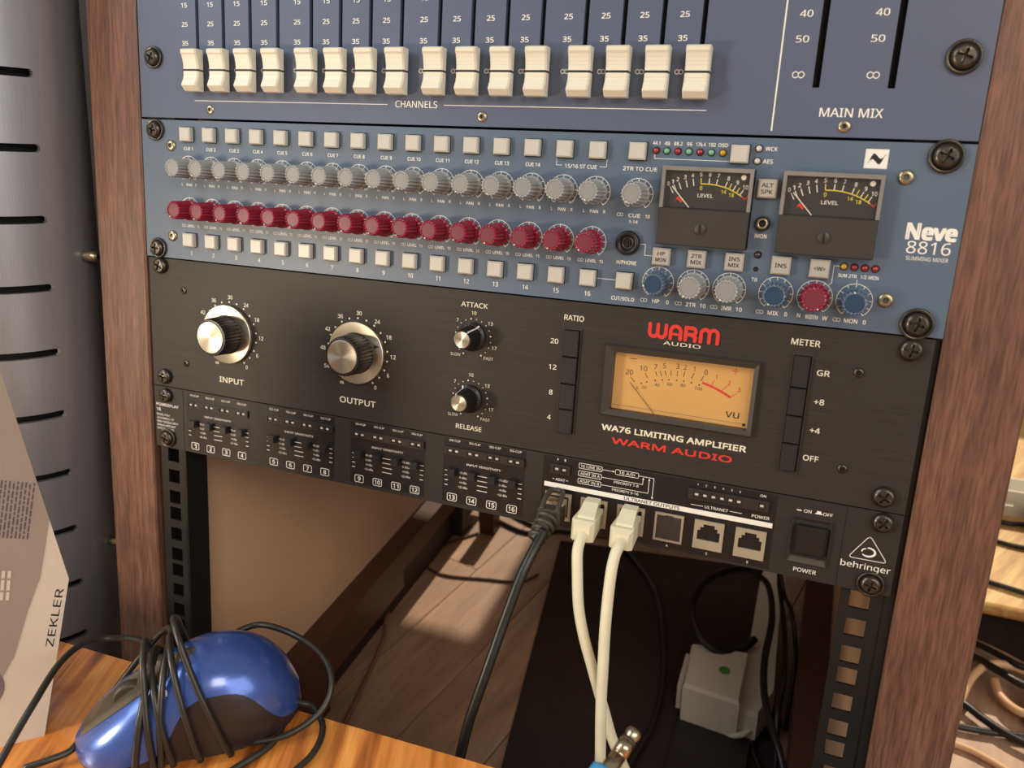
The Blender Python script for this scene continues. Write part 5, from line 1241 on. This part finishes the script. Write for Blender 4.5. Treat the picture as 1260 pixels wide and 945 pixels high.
def mgrid(th0, th1, sc, nu=44, nt=24, ulo=-1, uhi=1):
    mb = MB()
    for i in range(nu + 1):
        u = ulo + (uhi - ulo) * i / nu; u = math.sin(u * math.pi / 2) if ulo == -1 and uhi == 1 else u
        a, b = th0(u), th1(u)
        for j in range(nt + 1): mb.v.append(mpt(u, a + (b - a) * j / nt, sc))
    for i in range(nu):
        for j in range(nt):
            k = i * (nt + 1) + j; mb.face((k, k + 1, k + nt + 2, k + nt + 1), True)
    return mb
def split(u):
    v = 0.10 + 0.62 * math.exp(-((u + 0.30) / 0.42) ** 4)
    return v
mb = mgrid(lambda u: split(u), lambda u: math.pi - split(u), 1.0); shell = clean(mesh_obj('top_shell', mb, 'mouse_blue', mouse))
mb = mgrid(lambda u: 0.0, lambda u: math.pi, 0.965)
nv = len(mb.v)
cl = clean(mesh_obj('lower_body', mb, 'mouse_dark', mouse))
mb = MB(); ring = [mpt(math.sin(u / 20 * math.pi / 2), 0, 0.95) for u in range(-20, 21)] + [mpt(math.sin(u / 20 * math.pi / 2), math.pi, 0.95) for u in range(20, -21, -1)]
n = len(ring); mb.v = [(x, y, 3.2) for x, y, _ in ring] + [(x * 0.97, y * 0.95, 0.3) for x, y, _ in ring]
for k in range(n): mb.face((k, (k + 1) % n, n + (k + 1) % n, n + k), True)
mb.face([n + k for k in range(n)][::-1]); mesh_obj('base_plate', mb, 'mouse_dark', mouse)
mb = mgrid(lambda u: math.pi / 2 - 0.30, lambda u: math.pi / 2 + 0.30, 1.012, 20, 6, 0.08, 0.93); mesh_obj('button_strip', mb, 'mouse_smoke', mouse)
mb = MB(); x0, _, z0 = mpt(0.45, math.pi / 2); mb.v = []
wseg = 20
for yy, rr in ((-3, 8.5), (-2.2, 9.4), (2.2, 9.4), (3, 8.5)):
    for k in range(wseg): mb.v.append((x0 + rr * math.cos(2 * math.pi * k / wseg), yy, z0 - 6 + rr * math.sin(2 * math.pi * k / wseg)))
for j in range(3):
    for k in range(wseg): mb.face((j * wseg + k, j * wseg + (k + 1) % wseg, (j + 1) * wseg + (k + 1) % wseg, (j + 1) * wseg + k), True)
mb.face(range(wseg)); mb.face([3 * wseg + k for k in range(wseg)][::-1]); clean(mesh_obj('scroll_wheel', mb, 'rubber_black', mouse))
mb = MB(); x0, _, z0 = mpt(-0.02, math.pi / 2); 
mb.v = [(x0, 0, z0 + 1.6)] + [(x0 + 8 * math.cos(a), 4.2 * math.sin(a), mpt(-0.02 + 8 * math.cos(a) / 57, math.pi / 2 - 4.2 * math.sin(a) / 30)[2] + 0.2) for a in [2 * math.pi * k / 20 for k in range(20)]]
for k in range(20): mb.face((0, 1 + k, 1 + (k + 1) % 20), True)
mesh_obj('centre_button', mb, 'mouse_smoke', mouse)
# wound cable, one continuous lead in several strands
CR = 1.75
def strand(ub, ut, uf, bulge=0.0, th1=1.02, far=1.12):
    pts = []
    for k in range(15):
        t = k / 14; th = -0.12 + t * (math.pi * far)
        u = (ub + (ut - ub) * min(1, t * 2)) if t < 0.5 else (ut + (uf - ut) * (t - .5) * 2)
        b = bulge * math.exp(-((t - 0.50) / 0.14) ** 2)
        x, y, z = mpt(u / 57, max(0.0, min(math.pi, th)), 1.055); pts.append((x, y, max(z + b, 2.2)))
    return pts
mbc = MB()
for ub, ut, uf, bu in ((27, 12, 12, 3), (17, 15, 20, 15), (8, 13, 8, 5), (14, 4, 4, 5), (-5, 3, 6, 8), (-20, -1, 0, 18)):
    mbc.tube(strand(ub, ut, uf, bu), CR, 8, 3)
cable = mesh_obj('wound_cable', mbc, 'cable_grey', mouse)
MI = Matrix.Rotation(-mang, 3, 'Z')
def wl(pts): return [tuple(MI @ (Vector(p) - MC)) for p in pts]
mb = MB()
mb.tube(wl([(110.5, -275.6, -255.0), (108.0, -264.1, -250.0), (104.6, -248.9, -244.0), (101.8, -236.6, -240.0), (93.4, -218.6, -240.0), (87.4, -203.2, -243.0), (86.9, -192.0, -246.0), (90.5, -183.9, -250.0), (103.6, -179.7, -250.0), (112.1, -178.8, -252.0)]), CR, 8, 5)
mb.tube(wl([(92, -212, -288), (94, -195, -280), (105, -180, -262), (118, -172, -246), (128, -176, -242), (134, -190, -250)]), CR, 8, 5)
mb.tube(wl([(140, -150, -262), (151.5, -137.4, -260), (177.3, -139.8, -257), (197.7, -143.2, -262), (208.9, -151.4, -270), (208.8, -163.4, -280), (196.2, -179.6, -286.5), (175, -192.5, -287.5), (160, -206, -287.8)]), CR, 8, 5)
mb.tube(wl([(185, -152, -282), (191.3, -159.7, -283), (199.8, -158.5, -285), (211.1, -166.5, -287.5), (215.6, -182.3, -288), (210.9, -199.9, -288), (200, -215, -288)]), CR, 8, 5)
mb.tube(wl([(190, -172, -288), (192, -186, -288), (186, -200, -288), (180, -212, -288)]), CR, 8, 5)
mb.tube(wl([(100.1, -222.7, -283.0), (99.9, -228.9, -284.0), (94.4, -236.4, -284.0), (86.0, -243.9, -285.0)]), CR, 8, 5)
mesh_obj('loose_loops', mb, 'cable_grey', mouse)
P = Print(0); P.text('m', 0, 0, 3.2, 5.0, 0.03)
mb = MB()
for (x, _, z) in P.v:
    u = (8 - x) / 57; th = 1.02 + z / 22.0; mb.v.append(mpt(u, th, 1.012))
mb.f = P.f; mb.sm = P.sm; mesh_obj('white_mark', mb, 'print_white', mouse)

# ------------------------------------------------------------ jack plug held up by its stiff lead above the desk edge
jt = Vector((381.9, -185.6, -204.1)); jb = Vector((375.4, -201.2, -211.3)); jd = (jb - jt).normalized()
jk = thing('jack_plug', 'metal jack plug with a sky blue sleeve, on a stiff lead rising from the desk', 'plug', tuple(jt + jd * 60))
JB = tuple(jt + jd * 60)
def along(d): return tuple(jt + jd * d)
mb = MB(); mb.tube([along(d) for d in (0, 0.6, 1.6, 3.0, 4.4, 5.2)], lambda t: (1.3, 2.4, 3.1, 3.15, 2.6, 2.3)[min(5, int(round(t * 5)))], 18, 1); obj('plug_tip', mb, 'nickel', jk, JB)
mb = MB(); mb.tube([along(4.9), along(6.3)], 3.0, 18, 1); obj('insulating_ring', mb, 'rubber_black', jk, JB)
mb = MB(); mb.tube([along(6.1), along(11.5)], 3.17, 18, 1); mb.tube([along(12.3), along(30)], 3.17, 18, 1); mb.tube([along(11), along(12.8)], 2.9, 18, 1); obj('plug_shaft', mb, 'nickel', jk, JB)
mb = MB(); mb.tube([along(19.5), along(20.5), along(22.5), along(44), along(48)], lambda t: 6.2 if t > 0.1 else 4.6, 20, 1); obj('blue_sleeve', mb, 'plug_blue', jk, JB)
e = Vector(along(48)); mb = MB(); mb.tube([along(46), along(54), (e.x - 4, e.y - 22, -262), (e.x - 4, e.y - 60, -286), (e.x + 20, e.y - 120, -287), (e.x + 60, e.y - 180, -287)], 3.0, 10, 5); obj('lead', mb, 'cable_black', jk, JB)

# ------------------------------------------------------------ things on the floor behind and below the rack
bc = thing('black_case', 'flat matt black case lying on the floor under the rack', 'case', (300, 250, -FLOOR))
p_ = [(150, 420), (405, 450), (452, 120), (470, -60), (226, -20)]; 
mb = MB(); mb.v = [(x, y, -FLOOR + 0.0) for x, y in p_] + [(x, y, -FLOOR + 4) for x, y in p_]; k5 = len(p_)
mb.f = [tuple(range(k5))[::-1], tuple(range(k5, 2 * k5))] + [(k, (k + 1) % k5, k5 + (k + 1) % k5, k5 + k) for k in range(k5)]; mb.sm = [False] * (k5 + 2)
obj('case_lid', mb, 'case_black', bc, (300, 250, -FLOOR))
mb = MB(); mb.box(352, 420, 110, 222, -FLOOR + 4, -FLOOR + 10, 0); obj('raised_patch', mb, 'device_black', bc, (300, 250, -FLOOR))

ad = thing('power_adapter', 'white mains adapter with a round green sticker, under the rack on the right', 'power adapter', (382, 200, -FLOOR + 10))
AB = (382, 200, -FLOOR + 10)
mb = MB(); top = [(352, 231), (408, 237), (407, 167), (354, 172)]
def shrink(ps, k, dx=0, dy=0):
    cx = sum(p[0] for p in ps) / 4; cy = sum(p[1] for p in ps) / 4; return [(cx + (a - cx) * k + dx, cy + (b - cy) * k + dy) for a, b in ps]
mb.v = []
for ps, z in ((shrink(top, 0.98), -570.6), (shrink(top, 1.0), -556), (shrink(top, 1.0), -524), (shrink(top, 0.93), -520)): mb.v += [(a, b, z) for a, b in ps]
for j in range(3):
    for k in range(4): mb.face((j * 4 + k, j * 4 + (k + 1) % 4, j * 4 + 4 + (k + 1) % 4, j * 4 + 4 + k))
mb.face((3, 2, 1, 0)); mb.face((12, 13, 14, 15)); obj('adapter_body', mb, 'white_plastic', ad, AB)
mb = MB(); mb.v = [(388 + 5.5 * math.cos(2 * math.pi * k / 20), 203 + 5.5 * math.sin(2 * math.pi * k / 20), -519.8) for k in range(20)]; mb.face(range(20)); mesh_obj('green_sticker', mb, 'label_green', ad, tuple(-c for c in AB))
mb = MB(); mb.box(348, 352.5, 180, 224, -560, -530); obj('adapter_plate', mb, 'carton_light', ad, AB)

ps_ = thing('power_strip', 'long white power strip standing on the floor behind the mains adapter', 'power strip', (420, 270, -FLOOR))
PB = (420, 270, -FLOOR)
q4 = [(404, 402), (428, 396), (436, 205), (424, 172), (406, 172)]; k5 = 5
mb = MB(); mb.v = []
for kx, z in ((1.0, -570.8), (1.0, -538), (0.9, -532)):
    cx, cy = 420, 280; mb.v += [(cx + (a - cx) * kx, cy + (b - cy) * (0.985 if kx < 1 else 1), z) for a, b in q4]
for j in range(2):
    for k in range(k5): mb.face((j * k5 + k, j * k5 + (k + 1) % k5, (j + 1) * k5 + (k + 1) % k5, (j + 1) * k5 + k))
mb.face([2 * k5 + k for k in range(k5)]); mb.face([k for k in range(k5)][::-1]); obj('strip_body', mb, 'white_plastic', ps_, PB)
mb = MB(); mb.tube([(420, 175, -556), (410, 168, -560), (395, 175, -568), (385, 200, -568)], 3, 8, 4); obj('strip_lead', mb, 'white_plastic', ps_, PB)

def cable_thing(name, label, pts, r, m, cat='cable', group=None):
    mb = MB(); b = pts[0]; mb.tube([tuple(c - d for c, d in zip(p, b)) for p in pts], r, 10, 5)
    o = mesh_obj(name, mb, m); o.matrix_world = ROOM @ Matrix.Translation([c * S for c in b]); tag(o, label, cat, group); return o
cable_thing('power_cable', 'thick black cable coiled in a big open loop above the white adapter', [(404, 372, -520), (378, 352, -510), (352, 315, -505), (344.5, 270, -505), (356, 235, -510), (376, 226, -518), (398, 240, -524), (410, 262, -524)], 4.0, 'cable_black')
cable_thing('power_cable', 'black cable hanging down in front of the white power strip, longest of the bundle', [(380, 400, -420), (394.6, 332.2, -480), (414.9, 295.9, -480), (423.6, 246.3, -480), (422.7, 187.5, -480), (426.1, 147, -480), (434.8, 112.3, -480), (448.1, 82.8, -490), (458, 55, -520), (470, 20, -570)], 3.2, 'cable_black')
cable_thing('power_cable', 'thin black cable hanging between the white power strip and the brown beam', [(420, 360, -440), (424.1, 330, -490), (430.9, 281.1, -490), (438, 230.1, -490), (441, 178.7, -490), (440, 147.4, -500), (444, 119.7, -530), (446, 90, -572)], 2.4, 'cable_black')
cable_thing('signal_cable', 'thin black cable branching right from the bundle over the power strip', [(416, 350, -462), (430, 306.1, -490), (441, 264.1, -484), (449.5, 225, -505), (450, 200, -571)], 2.2, 'cable_black')
cable_thing('floor_cable', 'black cable curving over the floor at the lower right corner of the black case', [(440, 212, -570.5), (444.2, 200.9, -568), (430, 187.5, -568), (423, 167.3, -568), (434, 140, -568), (446, 120, -570)], 2.4, 'cable_black')
cable_thing('thin_cable', 'thin dark cable arching across the top of the black case', [(236.5, 424.2, -568), (280.3, 370.7, -568.2), (303.7, 317.3, -568.2), (325.7, 231.5, -568.2), (331.1, 164.9, -568.2), (321.6, 106.2, -568.2), (315, 60, -568.2)], 2.6, 'device_black')
cable_thing('floor_cable', 'thin cable lying in a long curl on the sunlit floor', [(40, 400, -573), (10, 360, -573), (3, 318.5, -573), (34.3, 303, -573), (91, 314, -573), (130.2, 323.4, -573), (146, 345, -573)], 1.6, 'beam_brown')
cable_thing('floor_cable', 'dark cable on the floor running behind the black case', [(53.2, 435.9, -572), (99.7, 422.4, -572), (140, 440, -572), (200, 452, -572), (300, 470, -572), (420, 480, -572)], 2.6, 'cable_black')
cable_thing('floor_cable', 'black cable on the floor crossing toward the rear right of the rack', [(40, 470, -572), (110, 440, -572), (170, 450, -572), (250, 500, -572), (330, 540, -572)], 2.4, 'cable_black')
cable_thing('pink_cable', 'dull pink cable beside the left base beam on the shaded floor', [(0, 240, -571), (11.1, 205, -571), (24, 177.7, -571), (33.3, 140.3, -571), (39.9, 103.9, -571.5), (47.6, 63.4, -572), (53.2, 20, -572)], 2.3, 'cable_pink')
# dark foot and cloth-like block at the rear left
t = thing('rubber_foot', 'small black wedge standing on the floor at the back of the rack', 'foot', (12, 398, -FLOOR))
mb = MB(); mb.v = [(0, 385, -575), (22, 388, -575), (24, 412, -575), (2, 410, -575), (10, 388, -518), (25, 390, -518), (25, 408, -518), (10, 408, -518)]
mb.f = [(0, 1, 5, 4), (1, 2, 6, 5), (2, 3, 7, 6), (3, 0, 4, 7), (4, 5, 6, 7), (3, 2, 1, 0)]; mb.sm = [False] * 6; obj('wedge_body', mb, 'device_black', t, (12, 398, -FLOOR)); 
t = thing('wooden_block', 'short dark red-brown wooden block standing on the floor beside the black wedge', 'block', (51, 414, -FLOOR))
mb = MB(); mb.box(40, 62, 404, 424, -574.8, -505, 0); obj('post_body', mb, 'beam_brown', t, (51, 414, -FLOOR))

# ------------------------------------------------------------ right of the rack: low shelf with clutter
sh = thing('low_shelf', 'low pale wooden shelf with a rounded front lip, right of the rack', 'shelf', (850, 600, -FLOOR))
SB = (850, 600, -FLOOR)
mb = MB(); mb.box(612, 1150, 372, 900, -514, -500, 0); obj('shelf_board', mb, 'shelf_wood', sh, SB)
mb = MB(); mb.tube([(612, 371, -506), (880, 371, -506), (1150, 371, -506)], 6.5, 10, 1); obj('shelf_lip', mb, 'shelf_wood', sh, SB)
for x, y in ((1120, 400), (1120, 870), (630, 870)):
    mb = MB(); mb.box(x - 12, x + 12, y - 12, y + 12, -574.8, -514); obj('shelf_foot', mb, 'beam_brown', sh, SB)
t = thing('white_cable_duct', 'white slotted cable duct lying on the low shelf behind the rack board', 'cable duct', (720, 560, -500)); TB = (720, 560, -500)
hl = [(660 + i * 26, 672 + i * 26, -486, -478) for i in range(9)]
mb = MB(); mb.plate(640, 900, -500, -466, 556, 558.5, hl); mb.box(640, 900, 558.5, 588, -500, -497.5); mb.plate(640, 900, -500, -466, 588, 590.5, []); obj('duct_body', mb, 'white_plastic', t, TB)
cable_thing('black_cable', 'black cable lying on the low shelf just in front of the white duct', [(640, 540, -497), (665, 532, -496), (690, 536, -496), (740, 530, -496)], 3, 'cable_black')
cable_thing('black_cable', 'black cable on the low shelf leading to the orange light', [(640, 492, -497), (665, 486, -497), (690, 487, -497), (740, 492, -497)], 2.6, 'cable_black')
cable_thing('black_cable', 'black cable near the front lip of the low shelf', [(600, 412, -497), (640, 402, -496.5), (665, 396, -496.5), (690, 392, -496.5), (760, 380, -496.5)], 2.8, 'cable_black')
t = thing('dark_device', 'dark box with a glowing orange light at the right picture edge', 'device', (720, 460, -500)); TB = (720, 460, -500)
mb = MB(); mb.box(690, 770, 415, 520, -499.8, -452, 1.5); obj('device_body', mb, 'device_black', t, TB)
mb = MB(); mb.lathe([(4.2, 414.8), (4.0, 413.0), (1.5, 412.2)], 697, -478, 16); obj('status_light', mb, 'led_amber_lit', t, TB)
t = thing('dark_tray', 'dark moulded tray under the front of the low shelf', 'tray', (690, 430, -FLOOR)); TB = (690, 430, -FLOOR)
mb = MB(); mb.v = [(612, 416, -574.8), (655, 398, -574.8), (690, 378, -574.8), (900, 378, -574.8), (900, 520, -574.8), (612, 520, -574.8)]
mb.v += [(x, y + 4, -518) for x, y, _ in mb.v]; k6 = 6
mb.f = [tuple(range(6))[::-1], tuple(range(6, 12))] + [(k, (k + 1) % 6, 6 + (k + 1) % 6, 6 + k) for k in range(6)]; mb.sm = [False] * 8; obj('tray_body', mb, 'device_black', t, TB)
cable_thing('beige_cable', 'beige cable bent in a wide hook beside the foot of the right rack board', [(598, 270, -570), (606, 290, -568), (618, 322, -560), (636, 345, -556), (660, 350, -556), (690, 340, -560)], 4.2, 'cable_beige')
cable_thing('beige_cable', 'beige cable running into the small cream plug at the right picture edge', [(640, 330, -560), (642, 312, -562), (650, 298, -562), (662, 292, -562), (676, 300, -562)], 4.2, 'cable_beige')
cable_thing('black_cable', 'upper of the two black cables arching over the floor right of the rack', [(600, 400, -568), (632, 378, -560), (650, 356, -552), (668, 345, -550), (700, 350, -550)], 3.4, 'cable_black')
cable_thing('black_cable', 'thicker lower black cable arching over the beige ones right of the rack', [(600, 372, -566), (622, 352, -556), (640, 332, -550), (660, 316, -548), (690, 308, -548)], 4.0, 'cable_black')
cable_thing('black_cable', 'black cable lying in front of the beige hooked cable', [(590, 300, -570), (609, 290, -566), (625, 276, -566), (645, 262, -566), (670, 252, -566)], 4.0, 'cable_black')
cable_thing('black_cable', 'straight black cable closest to the lower right corner', [(580, 262, -570), (610, 262, -570), (650, 268, -570), (700, 276, -570)], 3.4, 'cable_black')
cable_thing('beige_cable', 'pale cable on the floor by the lower right corner', [(585, 240, -571), (612, 236, -571), (640, 222, -571), (668, 200, -571)], 3.4, 'cable_beige')
t = thing('cream_plug', 'small cream mains plug lying on the floor at the right edge', 'plug', (676, 296, -572)); TB = (676, 296, -572)
mb = MB(); mb.box(664, 700, 282, 312, -573.5, -548, 3); obj('plug_body', mb, 'cable_beige', t, TB)
